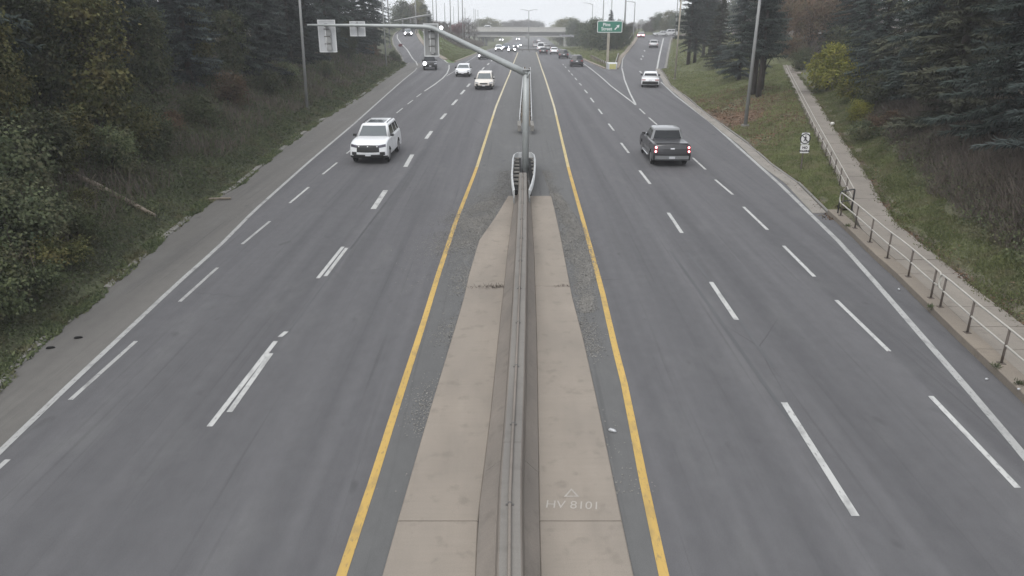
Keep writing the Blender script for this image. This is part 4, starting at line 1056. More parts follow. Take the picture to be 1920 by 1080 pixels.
        rim = [i for i in range(n)] + [j * n + ny for j in range(1, nz + 1)] + [nz * n + i for i in reversed(range(ny))] + [j * n for j in reversed(range(1, nz))]
        fs3 = [(rim[i], N_ + rim[i], N_ + rim[(i + 1) % len(rim)], rim[(i + 1) % len(rim)]) for i in range(len(rim))]
        k.add(fr + bk, fs + fs2 + fs3); return k.build(nm, mat, parent)
    lit = spec.get('lit')
    # front end
    g = spec.get('grille', (.55, zh * .52, zh * .80))
    if facing == 'to' or lod == 0:
        patch('grille', True, -W * g[0], W * g[0], g[1], g[2], M['black'], .012, zshift=lambda u, v: .035 * (1 - abs(2 * u - 1)) * (v - .5))
        patch('front_bumper', True, -W * .80, W * .80, gc_ - .02, gc_ + .20, M['black'], .010)
        for s in (-1, 1):
            hz = spec.get('hz', (zh * .70, zh * .83))
            ho = patch('headlight', True, s * W * .58, s * W * .95, hz[0], hz[1], M[spec.get('lensmat', 'lens')], .014, ny=4, zshift=lambda u, v: .05 * u)
            if lit:
                k = MB(); q = dfm(fx((hz[0] + hz[1]) / 2), s * W * .76, (hz[0] + hz[1]) / 2 + .02); rr_ = spec.get('lr', .15)
                k.tube([(q[0] - .02, q[1], q[2]), (q[0] + .045, q[1], q[2])], [rr_, rr_ * .8], 14, smooth=False); k.build('bulb', M['lamp_lit'], ho)
            if lod == 0:
                patch('fog_lamp_recess', True, s * W * .62, s * W * .88, gc_ + .16, gc_ + .34, M['black'], .013, ny=3)
        if lod == 0:
            patch('licence_plate', True, -.16, .16, gc_ + .12, gc_ + .26, M['plate'], .03, ny=2)
    # tail end
    if facing == 'away' or lod == 0:
        tz = spec.get('tz', (zt - .36, zt - .12)); ty = spec.get('ty', (.70, .97))
        for s in (-1, 1):
            tl = patch('tail_light', False, s * W * ty[0], s * W * ty[1], tz[0], tz[1], M[spec.get('tailmat', 'tail')], .014, ny=3)
            if spec.get('tail_hot') and facing == 'away':
                for zq in np.linspace(tz[0] + .08, tz[1] - .08, 2):
                    k = MB(); q = dfm(rx_(zq), s * W * (ty[0] + ty[1]) / 2, zq); k.tube([(q[0] + .02, q[1], q[2]), (q[0] - .03, q[1], q[2])], [.07, .055], 12, smooth=False); k.build('bulb', M['tail_hot'], tl)
        patch('rear_bumper', False, -W * .9, W * .9, gc_ - .03, gc_ + spec.get('rb', .22), M[spec.get('rbm', 'black')], .03)
        patch('licence_plate', False, -.17, .17, *(spec.get('pz', (zt - .34, zt - .20))), M['plate'], .04, ny=2)
        if spec.get('tgate'):
            patch('tailgate', False, -W * .76, W * .76, gc_ + .34, zt - .10, M['car_charcoal'], .018)
            patch('badge', False, -.12, .12, zt - .27, zt - .20, M['chrome'], .028, ny=2)
    for s in (-1, 1):
        k = MB(); mz = zb + .08; y = s * (W * .93 + .10)
        k.loft([[(xw - .22, y - .11, mz - .07), (xw - .22, y + .11, mz - .07), (xw - .22, y + .11, mz + .09), (xw - .22, y - .11, mz + .09)], [(xw - .10, y - .09, mz - .05), (xw - .10, y + .09, mz - .05), (xw - .10, y + .09, mz + .07), (xw - .10, y - .09, mz + .07)]])
        k.build('wing_mirror', M[spec.get('mirror', 'black')], t)
    if lod == 0:
        for s in (-1, 1):                                            # door shut lines and handles
            for xx in spec.get('doors', (xw - .35, xw - 1.35, xw - 2.35)):
                k = MB(); q = [dfm(xx, s * W * .998, z) for z in np.linspace(gc_ + .08, zb - .06, 5)]
                k.loft([[(a[0] - .008, a[1] - s * .02, a[2]), (a[0] + .008, a[1] - s * .02, a[2]), (a[0] + .008, a[1] + s * .003, a[2]), (a[0] - .008, a[1] + s * .003, a[2])] for a in q]); k.build('door_seam', M['black'], t)
            for xx in spec.get('doors', (xw - .35, xw - 1.35, xw - 2.35))[1:]:
                q = dfm(xx + .16, s * W, zb - .17); k = MB(); k.box(q, (.2, .06, .035)); k.build('door_handle', paint_, t)
            if kind in ('suv',):
                k = MB(); k.tube([(xt1 - .4, s * (tw - .10), H - .02), (xt1 - .5, s * (tw - .10), H + .035), (xt0 + .4, s * (tw - .10), H + .035), (xt0 + .3, s * (tw - .10), H - .02)], .022, 6); k.build('roof_rail', M['black'], t)
        if spec.get('sunroof'):
            k = MB(); k.box(((xt0 + xt1) / 2 + .35, 0, H + .001), (1.25, tw * 1.30, .03)); k.build('sunroof', M['glass_pale'], t)
    if kind == 'pickup':
        k = MB(); k.box(((xb0 - hl) / 2 - .0, 0, zt + .035), (hl + xb0 - .25, W * 1.66, .05)); k.build('bed_cover', M['car_charcoal'], t)
        for s in (-1, 1):
            k = MB(); k.tube([(xf - .65, s * (W + .03), .40), (xr + .7, s * (W + .03), .40)], .05, 8); k.build('side_step', M['chrome'], t)
    return t
SUV = dict(kind='suv', L=5.0, W=2.06, H=1.78, zb=1.13, zh=1.07, xw=1.02, cab=(-2.33, -2.12, .32), wr=.385, wb=3.0, cf=.26, rv0=.12)
PICK = dict(kind='pickup', L=5.85, W=2.05, H=1.95, zb=1.26, zh=1.20, xw=1.18, cab=(-1.02, -.82, .52), wr=.42, wb=3.65, zt=1.32, xt=-2.8, cf=.16, cr=.05, wind='glass', win=(.03, .48, .53, .96),
            tz=(.84, 1.22), ty=(.80, .99), rb=.26, rbm='car_grey', pz=(.50, .64), tgate=True, grille=(.62, .66, 1.02))
CROSS = dict(kind='cross', L=4.5, W=1.88, H=1.66, zb=1.03, zh=.98, xw=.95, cab=(-2.0, -1.72, .25), wr=.35, wb=2.65, cf=.3)
SEDAN = dict(kind='sedan', L=4.75, W=1.84, H=1.45, zb=.95, zh=.88, xw=.80, cab=(-1.75, -1.0, .05), wr=.33, wb=2.75, zt=1.0, xt=-2.2, cf=.3, win=(.04, .47, .51, .93))
VAN = dict(kind='minivan', L=5.1, W=2.0, H=1.76, zb=1.06, zh=.98, xw=1.35, cab=(-2.42, -2.2, .35), wr=.34, wb=3.05, cf=.34)
def S(b, **k): d_ = dict(b); d_.update(k); return d_
HD = lambda a, b: (b[0] - a[0], b[1] - a[1])
def road_car(name, label, cat, px, py, facing, spec, nm='main', away=None, group=None):
    if nm == 'main' and 'exit ramp' not in label:
        vy = 12 if py > 118 else 45
        away = (990 + (px - 990) * .9, vy + (py - vy) * .9)          # lanes run towards their vanishing point
    c = on(nm, px, py); a = on(nm, *away) if away else None
    d_ = HD(c, a) if away else (.035 + .0, 1.0)
    spec = dict(spec); spec['zf'] = lambda y: float(prof(nm, y)) + .012
    o = make_vehicle(name, label, cat, c, d_, facing, spec, group)
    sl_ = math.atan2(float(prof(nm, o.location.y + 2) - prof(nm, o.location.y - 2)), 4)
    o.rotation_euler = (0, -sl_ if facing == 'away' else sl_, o.rotation_euler.z)
    return o
road_car('sport_utility_car', 'white sport utility with dark sunroof driving toward us in the left lane', 'car', 692, 309, 'to', S(SUV, paint='white', sunroof=True, W=2.2, L=5.5, H=2.05, zb=1.36, zh=1.28, wr=.44, wb=3.2, gc=.40, cab=(-2.6, -2.35, .35), mirror='black', lensmat='dark_lens', hz=(.98, 1.12), grille=(.60, .74, 1.12)), away=(733, 232))
road_car('pickup_truck', 'dark grey pickup with lit red tail lamps driving away on the right', 'pickup truck', 1258, 314, 'away', S(PICK, paint='black', tail_hot=True, tailmat='tail', roof='car_grey', W=2.14), away=(1226, 225))  # black truck; grey cabin paint carries the reflection on its roof
road_car('minivan', 'cream white minivan in the lane beside the left yellow line', 'minivan', 907, 169, 'to', S(VAN, paint='cream', lod=0, W=2.05, grille=(.42, .62, .76)), away=(928, 118))
road_car('sedan', 'white car in the middle lane left of the cream minivan', 'car', 867.5, 144.5, 'to', S(CROSS, paint='white', lod=0, H=1.55, W=1.95, grille=(.8, .3, .46)), away=(890, 112))
road_car('pickup_truck', 'black pickup with one bright headlight at the foot of the left slip road', 'pickup truck', 807, 132, 'to', S(PICK, paint='black', L=5.7), nm='lramp', away=(797, 112))
road_car('sedan', 'dark car with lit headlights half hidden behind the bent mast arm', 'car', 905.5, 112, 'to', S(SEDAN, paint='charcoal', lit=True, lod=1), away=(918, 98))
road_car('sedan', 'white car far off in the left lanes beside the grass slope', 'car', 935, 97, 'to', S(CROSS, paint='white', lod=1, lit=True, lr=.12), away=(943, 89))
road_car('sedan', 'dark car with bright headlights nearest the left yellow line far off', 'car', 959.5, 98.5, 'to', S(SEDAN, paint='black', lit=True, lr=.24, lod=1), away=(965, 88))
road_car('sport_utility_car', 'blue car right behind the far white car with one bright lamp showing', 'car', 949, 94.5, 'to', S(SUV, paint='blue', lit=True, lr=.2, lod=1), away=(956, 86))
road_car('sedan', 'dark far car behind the bright headlights near the median', 'car', 967, 91, 'to', S(SEDAN, paint='charcoal', lit=True, lr=.22, lod=1), away=(971, 84))
road_car('sedan', 'small far car closest to the median among the oncoming lights', 'car', 972.5, 88, 'to', S(SEDAN, paint='grey', lit=True, lr=.22, lod=1), away=(976, 82))
road_car('sedan', 'distant car with lit lamps under the left half of the bridge', 'car', 940, 77, 'to', S(SEDAN, paint='charcoal', lit=True, lr=.24, lod=1), away=(945, 75))
road_car('sedan', 'distant car with a pale lamp under the middle of the bridge', 'car', 971, 75.5, 'to', S(SEDAN, paint='grey', lit=True, lr=.22, lod=1), away=(973, 74.5))
road_car('crossover_car', 'white crossover entering the exit ramp', 'car', 1218.5, 164.5, 'away', S(CROSS, paint='white', rb=.40, lod=0, tz=(.80, .90), ty=(.55, .97), W=1.98, mirror='black', rv0=.42, zb=1.08, cab=(-2.1, -1.55, .25)), away=(1217, 120))
road_car('sport_utility_car', 'dark sport utility ahead in the right lane beside the exit gore', 'car', 1081.5, 125.5, 'away', S(SUV, paint='charcoal', lod=0, L=4.7, tz=(.85, 1.0), ty=(.6, .97)), away=(1067, 110))
road_car('sedan', 'dark grey car two places ahead of the dark sport utility', 'car', 1057, 110, 'away', S(CROSS, paint='charcoal', lod=1), away=(1047, 100))
road_car('sedan', 'white car in the right lane near the far grass bank', 'car', 1039, 102, 'away', S(SEDAN, paint='white', lod=1), away=(1032, 93))
road_car('sedan', 'small black car in front of the far white van', 'car', 1019, 102, 'away', S(SEDAN, paint='black', lod=1), away=(1013, 92))
road_car('van', 'far white van behind the small black car', 'van', 1014, 96, 'away', S(VAN, paint='white', lod=1, H=2.1), away=(1009, 87))
road_car('sedan', 'grey car between the far white van and the white car', 'car', 1027, 95.5, 'away', S(CROSS, paint='grey', lod=1), away=(1021, 88))
road_car('sedan', 'silver car farther along beside the far median', 'car', 1004.5, 89, 'away', S(SEDAN, paint='silver', lod=1), away=(1002, 82))
road_car('sedan', 'white far car ahead of the van', 'car', 1012.5, 86, 'away', S(CROSS, paint='white', lod=1), away=(1008, 81))
road_car('sedan', 'silver far car near the right bank under the bridge', 'car', 1023, 87.5, 'away', S(CROSS, paint='silver', lod=1), away=(1017, 81))
road_car('sedan', 'pale far car just under the right end of the bridge', 'car', 1010, 79, 'away', S(SEDAN, paint='white', lod=1), away=(1006, 76))
road_car('sedan', 'dark far car under the bridge near the median', 'car', 1003, 82, 'away', S(SEDAN, paint='charcoal', lod=1), away=(1001, 78))
road_car('sedan', 'silver car halfway up the exit ramp', 'car', 1225, 90, 'away', S(SEDAN, paint='silver', lod=0, H=1.5, tz=(.62, .74)), nm='rramp', away=(1227, 76))
road_car('sedan', 'car with glowing red brake lamps at the top of the exit ramp', 'car', 1201.5, 71, 'away', S(SEDAN, paint='silver', lod=1, tailmat='tail_hot', ty=(.3, .97), tz=(.55, .85)), nm='rramp', away=(1204, 68))
road_car('sedan', 'car with lit headlights coming down the top of the left slip road', 'car', 765.5, 68.5, 'to', S(CROSS, paint='grey', lit=True, lr=.24, lod=1), nm='lramp', away=(763, 62))
for px, lb, pt, tp in ((1239.5, 'silver car crossing at the top of the exit ramp', 'silver', SEDAN), (1253, 'pale grey sport utility crossing behind the silver car', 'silver', SUV)):
    yy = 224 if px < 1245 else 227.5
    p = at_y(px, 66.5, yy); make_vehicle('sedan' if px < 1245 else 'sport_utility_car', lb, 'car', (p.x - 2.3, yy, zc_ + .004), (1, 0), 'to', S(tp, paint=pt, lod=1))
p = at_y(917, 50, YB + 5); make_vehicle('sedan', 'white car crossing the overpass bridge', 'car', (p.x - 2.4, YB + 4, zl(58.5) + .3), (1, 0), 'away', S(CROSS, paint='white', lod=1, L=5.2, H=1.9))
# the single bright lamp of the black pickup at the left slip road
for o in COL.objects:
    if o.get('label', '').startswith('black pickup with one bright'):
        hls = [c for c in o.children if c.name.startswith('headlight')]
        h = max(hls, key=lambda c: sum(v.co.y for v in c.data.vertices) * -1)
        cc = sum((v.co for v in h.data.vertices), Vector()) / len(h.data.vertices)
        k = MB(); k.tube([(cc.x - .02, cc.y, cc.z), (cc.x + .10, cc.y, cc.z)], [.26, .2], 16); k.build('bulb', M['lamp_lit'], h)
# ------------------------------------------------------------------ vegetation
def rnd_dirs(n, rg):
    v = rg.normal(size=(n, 3)); return v / np.linalg.norm(v, axis=1, keepdims=True)
def norm(v): return v / np.maximum(np.linalg.norm(v, axis=-1, keepdims=True), 1e-6)
def blades(P, D, Nrm, L, W, tip=.0, mid=.45):
    """one diamond leaf per row: P base, D direction, Nrm rough normal, L length, W width"""
    P, D = np.asarray(P), norm(np.asarray(D)); S_ = norm(np.cross(D, Nrm))
    L = np.asarray(L).reshape(-1, 1); W = np.asarray(W).reshape(-1, 1)
    up_ = norm(np.cross(S_, D)) * W * .25
    a = P; b = P + D * L * mid + S_ * W * .5 + up_; c = P + D * L; d_ = P + D * L * mid - S_ * W * .5 + up_
    V = np.stack([a, b, c, d_], 1).reshape(-1, 3)
    n = len(P); F = np.arange(n * 4).reshape(n, 4); return V, F
def spruce(seed, H, R, base, droop=.35, den=1.0, up=.35, leafw=.085, tl=1.0):
    """needle sprays along drooping branches, with trunk"""
    rg = np.random.default_rng(seed); P, D, Nn, L, W, Tn = [], [], [], [], [], []
    tb = MB(); tb.tube([(0, 0, -.5), (0, 0, H * .5), (0, 0, H * .98)], [.02 * H + .03, .013 * H, .01], 8)
    z = base
    while z < H - .15:
        f = (z - base) / (H - base); rad = R * (1 - f) ** .8 * (1.0 if f > .08 else .8 + f * 2.5) + .12
        for k in range(int(rg.integers(5, 8))):
            a = rg.uniform(0, 2 * math.pi); ln = rad * rg.uniform(.62, 1.12); zz = z + rg.uniform(-.2, .2)
            n = max(3, int(ln / .11 * den)); t = (np.arange(n) + rg.uniform(0, 1)) / n
            t = np.clip(t, .08, 1)
            out = ln * t; h = zz + out * up - droop * ln * t ** 1.6 + .18 * ln * np.maximum(t - .7, 0)
            bx = np.stack([out * math.cos(a), out * math.sin(a), h], -1)
            dirv = np.gradient(bx, axis=0) if n > 1 else bx; dirv = norm(dirv)
            side = np.array([-math.sin(a), math.cos(a), 0])
            tb.tube([(0, 0, zz), tuple(bx[n // 2]), tuple(bx[-1])], [.035, .02, .006], 4, cap=False)
            for s in (-1, 1):
                ll = (.28 + .42 * (1 - t)) * min(1, ln / 1.2 + .25) * rg.uniform(.6, 1.3, n) * tl
                dd = dirv * .75 + side * s * .9 + rg.normal(0, .22, (n, 3)) + np.array([0, 0, -.28])
                P.append(bx); D.append(dd); Nn.append(np.tile([0, 0, 1.], (n, 1)) + rg.normal(0, .35, (n, 3))); L.append(ll); W.append(ll * .17 + leafw * .35)
                Tn.append(np.clip(.18 + .55 * t ** 2 + rg.normal(0, .16, n), 0, 1))
            m_ = n
            P.append(bx); D.append(dirv + rg.normal(0, .3, (m_, 3)) + np.array([0, 0, .12])); Nn.append(np.tile(side, (m_, 1)) * rg.choice([-1, 1]) + np.array([0, 0, 1.])); L.append(np.full(m_, .34)); W.append(np.full(m_, leafw * 1.0))
            Tn.append(np.clip(.35 + .5 * t ** 2 + rg.normal(0, .15, m_), 0, 1))
            P.append(bx); D.append(np.tile([0, 0, -1.], (m_, 1)) + dirv * .5 + rg.normal(0, .3, (m_, 3))); Nn.append(np.tile(side, (m_, 1)) + rg.normal(0, .4, (m_, 3))); L.append(rg.uniform(.2, .42, m_)); W.append(np.full(m_, leafw * .9)); Tn.append(np.clip(rg.normal(.2, .12, m_), 0, 1))
        z += .30 + .12 * (1 - f)
    V, F = blades(np.concatenate(P), np.concatenate(D), np.concatenate(Nn), np.concatenate(L), np.concatenate(W))
    return V, F, np.repeat(np.concatenate(Tn), 4), tb
def broadleaf(seed, H, R, base, nl, leaf, lobes=9, flat=.7, trunk_r=None, bare=0., shape='round'):
    rg = np.random.default_rng(seed); tb = MB(); r0 = trunk_r or .018 * H + .02
    tb.tube([(0, 0, -.4), (rg.normal(0, .1), rg.normal(0, .1), base + (H - base) * .35), (rg.normal(0, .2), rg.normal(0, .2), H * .9)], [r0, r0 * .7, .02], 7)
    cs_, rs_ = [], []
    for k in range(lobes):
        a = rg.uniform(0, 6.28); f = rg.uniform(.05, 1)
        rr = R * (.65 if shape == 'round' else (.5 if shape == 'column' else .75)) * math.sqrt(max(.05, 1 - (2 * f - 1) ** 2 * .75)) * rg.uniform(.5, 1)
        c = np.array([rr * math.cos(a), rr * math.sin(a), base + (H - base) * (.1 + .8 * f)]); cs_.append(c); rs_.append(R * rg.uniform(.34, .62))
        tb.tube([(0, 0, base * .6 + .6 * f * (c[2] - base * .5)), tuple(c * .6 + np.array([0, 0, .4 * c[2] * .6])), tuple(c)], [r0 * .4, r0 * .22, .01], 5, cap=False)
        for _ in range(int(3 + bare * 10)):
            e = c + rg.normal(0, .5, 3) * rs_[-1] * 1.5; tb.tube([tuple(c * .85), tuple(e)], [r0 * .14, .006], 3, cap=False)
    per = nl // lobes; P, Tn = [], []
    for c, r in zip(cs_, rs_):
        nc = max(6, per // 14); cd_ = rnd_dirs(nc, rg); cr2 = r * rg.uniform(.55, 1.08, (nc, 1)); cc = c + cd_ * cr2 * np.array([1, 1, flat])
        k = rg.integers(0, nc, per); p = cc[k] + rg.normal(0, .20 * r + .05, (per, 3)) * np.array([1, 1, .6])
        P.append(p); Tn.append(np.clip(rg.normal(.45, .22, per) + np.repeat(0, per) + rg.normal(0, .22, nc)[k], 0, 1))
    P = np.concatenate(P); Tn = np.concatenate(Tn); P[:, 2] = np.maximum(P[:, 2], .05); n = len(P)
    ax = norm(P - np.array([0, 0, (H + base) / 2])); D = ax * .5 + rg.normal(0, .6, (n, 3)) + np.array([0, 0, -.35]); Nn = ax + rg.normal(0, .55, (n, 3)) + np.array([0, 0, .6])
    V, F = blades(P, D, Nn, leaf * rg.uniform(.6, 1.3, n), leaf * .75 * rg.uniform(.6, 1.2, n), mid=.4)
    return V, F, np.repeat(Tn, 4), tb
KIND = {}
def plant_kind(key, parts, mat, crown='crown', trunk='trunk', bark='bark'):
    V, F, tn, tb = parts
    r = bpy.data.objects.new(key, None)
    c = mesh_np(crown, V, F, M[mat], None, tone=tn); t = tb.build(trunk, M[bark], None)
    KIND[key] = (c, t)
    for o in (c, t): COL.objects.unlink(o)
    bpy.data.objects.remove(r)
def plant(key, name, label, cat, loc, s=1., rz=None, group=None, mat=None, sz=1., tilt=0.):
    r = thing(name, label, cat, loc, random.uniform(0, 6.28) if rz is None else rz, group); r.scale = (s, s, s * sz)
    if tilt: r.rotation_euler.x = tilt
    for o in KIND[key]:
        c = o.copy(); c.name = o.name.split('.')[0]; COL.objects.link(c); c.parent = r
        if mat and o is KIND[key][0]:
            c.material_slots[0].link = 'OBJECT'; c.material_slots[0].material = M[mat]
    return r
plant_kind('spruce_a', spruce(1, 13, 3.0, 1.2, .5, 1.35, tl=.8), 'spruce')
plant_kind('spruce_b', spruce(2, 15, 3.4, 2.6, .62, .9), 'spruce')
plant_kind('spruce_c', spruce(3, 12, 2.8, .6, .44, 1.4, tl=.8), 'blue_spruce')
plant_kind('spruce_big', spruce(4, 13, 4.3, .9, .46, 2.0, leafw=.06, tl=.66), 'blue_spruce')
plant_kind('pine', spruce(5, 14, 3.2, 4.2, .3, .9, .3, .11), 'spruce')
plant_kind('spruce_far', spruce(6, 15, 3.2, 1.5, .5, .55, leafw=.15), 'spruce')
plant_kind('vine_tree', broadleaf(11, 7.5, 1.9, .3, 9000, .20, 16, 1.0, shape='column'), 'vine')
plant_kind('shrub', broadleaf(12, 2.6, 1.6, .1, 4500, .15, 10, .8), 'dull_leaf')
plant_kind('low_shrub', broadleaf(13, 1.3, 1.2, .05, 2600, .12, 8, .7), 'dull_leaf')
plant_kind('bush', broadleaf(14, 3.6, 1.7, .3, 5200, .20, 12, .9), 'yellow_leaf')
plant_kind('maple', broadleaf(15, 9, 3.0, 2.2, 6500, .20, 14, .85, bare=.5), 'orange_leaf')
plant_kind('round_tree', broadleaf(16, 11, 4.6, 1.2, 8000, .42, 18, .85), 'far_green')
plant_kind('round_tree_b', broadleaf(17, 10, 4.2, .8, 7000, .42, 14, .85, bare=.3), 'far_green')
plant_kind('thin_tree', broadleaf(18, 10, 2.6, 3.0, 700, .22, 10, .9, bare=1.2), 'far_brown')

XLB = lambda y: float(xat(L_LPAVE, y)) if y < Y_LN else float(xat(L_LR_L, y))
def at(x, y, dz=-.1): return (x, y, float(T(x, y)) + dz)
g_l = 'dark spruces of the wood along the left slope'
used = []
rgt = random.Random(3)
def lwood(i, key, off, y, s, label, **k):
    x = XLB(min(y, 135)) - off; return plant(key, 'spruce_tree' if 'spruce' in key else 'pine_tree', label, 'tree', at(x, y), s, group=g_l, **k)
front = [(13.0, 7.4, 'spruce_a', 'dark spruce at the very left edge of the view, nearest the camera'), (19.5, 7.6, 'spruce_b', 'dark spruce behind the weeds at the left edge, next to the nearest one'),
         (25.5, 8.2, 'spruce_a', 'dark spruce to the left of the vine covered tree'), (31, 9.2, 'spruce_b', 'near black spruce hidden partly by the vine covered tree'),
         (37.5, 8.6, 'pine', 'bare stemmed pine just right of the vine covered tree'), (43, 8.4, 'pine', 'bare stemmed pine with its trunk showing above the brown weeds'),
         (49, 8.8, 'spruce_c', 'grey green spruce behind the second bare pine trunk'), (55, 7.6, 'spruce_c', 'blue grey spruce with low branches left of the tall light pole'),
         (62, 6.6, 'spruce_a', 'dark spruce just left of the tall light pole'), (69, 6.4, 'spruce_c', 'dark spruce just right of the tall light pole under the hanging signal board'),
         (77, 6.2, 'spruce_a', 'dark spruce below the small square sign back'), (85, 6.4, 'spruce_c', 'dark spruce between the small sign back and the slip road pole'),
         (94, 6.2, 'spruce_b', 'dark spruce directly left of the slip road light pole'), (103, 5.8, 'spruce_a', 'dark spruce touching the slip road light pole'),
         (113, 5.6, 'spruce_c', 'dark spruce behind the slip road light pole'), (123, 5.4, 'spruce_a', 'dark spruce beside the mouth of the slip road'), (134, 5.6, 'spruce_b', 'last dark spruce of the wood, at the slip road bend')]
for i, (y, off, key, lb) in enumerate(front): lwood(i, key, off + rgt.uniform(-.3, .3), y, rgt.uniform(.92, 1.12), lb)
SHORT = ['nearest edge spruce', 'second edge spruce', 'spruce left of the vine tree', 'spruce behind the vine tree', 'first bare pine', 'second bare pine', 'grey green spruce', 'low branched blue spruce', 'spruce left of the tall pole', 'spruce under the signal board', 'spruce below the square sign back',
         'spruce right of the square sign back', 'spruce left of the ramp pole', 'spruce touching the ramp pole', 'spruce behind the slip road pole', 'spruce at the slip road mouth', 'last spruce at the slip road bend']
for i in range(len(front)):
    y0 = front[i][0]; y1 = front[i + 1][0] if i + 1 < len(front) else y0 + 8
    lwood(0, rgt.choice(['spruce_a', 'spruce_b', 'spruce_b', 'spruce_c']), 12.2 + rgt.uniform(-1, 1), (y0 + y1) / 2, rgt.uniform(1.05, 1.3), 'second row dark spruce showing behind the ' + SHORT[i])
    if i % 2 == 0: lwood(0, rgt.choice(['spruce_a', 'spruce_b']), 17.5 + rgt.uniform(-1, 1), y0 + 1.5, rgt.uniform(1.15, 1.4), 'tall spruce deep in the wood above the ' + SHORT[i])
# shrubs and leafy trees at the front of the left wood
def hp(px, py): h = hit(px, py); return (h.x, h.y, h.z - .05)
plant('vine_tree', 'vine_covered_tree', 'tall tree smothered in yellow green vine leaves on the left slope', 'tree', hp(200, 292), 1.0)
plant('vine_tree', 'vine_covered_tree', 'narrower vine covered stem between the dark spruces at the upper left', 'tree', hp(150, 262), .95, mat='dull_leaf')
plant('vine_tree', 'leafy_tree', 'grey green leafy sapling in front of the bare pine trunk', 'tree', hp(292, 205), .8, mat='dull_leaf')
for px, py, s, mt_, lb, key in ((240, 290, .95, 'vine', 'yellow green shrub at the right foot of the vine covered tree', 'shrub'), (130, 330, 1.0, 'vine', 'yellow green shrub left of the vine covered tree foot', 'shrub'), (70, 345, 1.05, 'dull_leaf', 'green shrub above the fallen log near the left edge', 'shrub'),
                                (20, 380, 1.15, 'dull_leaf', 'dark leafy shrub at the left edge beside the green one', 'shrub'), (80, 420, .8, 'dull_leaf', 'broad leaved low shrub below the upper end of the log', 'low_shrub'), (10, 480, 1.1, 'dull_leaf', 'dark low shrub at the left edge under the log', 'low_shrub'),
                                (45, 560, .9, 'weed', 'dark low shrub above the near kerb at the left edge', 'low_shrub'), (110, 500, .8, 'vine', 'yellowish low shrub halfway between the log and the near kerb', 'low_shrub'), (160, 395, .6, 'vine', 'small yellow shrub touching the middle of the log', 'low_shrub'),
                                (405, 175, .8, 'dull_leaf', 'olive shrub between the pine trunks on the left slope', 'shrub'), (430, 205, .9, 'orange_leaf', 'brownish shrub at the edge of the wood left of the light pole', 'shrub'), (500, 185, .8, 'dull_leaf', 'grey green shrub just left of the tall light pole', 'shrub'),
                                (330, 245, .8, 'orange_leaf', 'reddish brown low shrub under the bare pines', 'low_shrub'), (700, 110, .8, 'orange_leaf', 'brownish shrub left of the slip road light pole', 'shrub'), (742, 118, .7, 'dull_leaf', 'olive shrub right of the slip road light pole', 'shrub'), (752, 88, .5, 'red_leaf', 'small reddish shrub at the slip road edge line', 'low_shrub')):
    plant(key, 'shrub', lb, 'shrub', hp(px, py), s, group='shrubs on the left slope', mat=mt_)
for px, py, s, lb, mt_ in ((35, 215, 1.0, 'dull green leafy tree at the upper left edge', 'dull_leaf'), (95, 245, .9, 'dull green leafy tree between the left edge and the vine covered tree', 'dull_leaf'), (375, 160, .75, 'olive sapling between the two bare pines', 'vine'), (445, 165, .8, 'slim grey green leafy tree right of the second bare pine', 'dull_leaf'), (15, 290, .8, 'short vine covered stump of a tree at the left edge', 'vine'), (655, 118, .7, 'slim dull leafy tree below the square sign back', 'dull_leaf')):
    plant('vine_tree', 'leafy_tree', lb, 'tree', hp(px, py), s, mat=mt_, group='leafy trees at the front of the left wood')
for px, py, s, mt_, lb in ((60, 470, .9, 'dull_leaf', 'dark leafy shrub between the log end and the left edge'), (5, 600, .8, 'weed', 'dark shrub low down at the left edge above the kerb'), (150, 460, .55, 'weed', 'dark green low shrub below the middle of the log'), (215, 330, .8, 'weed', 'dark green shrub just above the log'), (300, 300, .7, 'dull_leaf', 'grey green shrub right of the yellow shrub'), (385, 240, .8, 'weed', 'dark shrub at the foot of the second bare pine'), (270, 255, .9, 'dull_leaf', 'leafy shrub at the foot of the first bare pine'),
                         (540, 165, .8, 'weed', 'dark shrub close to the left of the tall light pole'), (610, 150, .7, 'dull_leaf', 'dull shrub right of the tall light pole')):
    plant('shrub', 'shrub', lb, 'shrub', hp(px, py), s, group='shrubs on the left slope', mat=mt_)
# fallen log
a, b = hit(292, 411), hit(128, 334)
lg = MB(); a2, b2 = a + Vector((0, 0, .12)), b + Vector((0, 0, .22)); md_ = (a2 + b2) / 2 + Vector((.05, .05, .02))
lg.tube([p - a for p in (a2, a2.lerp(md_, .5), md_, md_.lerp(b2, .5) + Vector((0, .06, .03)), b2)], [.085, .10, .11, .12, .10], 9)
for f, dv in ((.3, (.3, -.2, .35)), (.55, (-.25, -.3, .3)), (.75, (.3, .1, .4))):
    p = a2.lerp(b2, f) - a; lg.tube([p, p + Vector(dv)], [.035, .012], 5)
lo = lg.build('fallen_log', M['wood'], None); lo.location = a; tag(lo, 'grey fallen log lying across the weeds on the left slope', 'log')

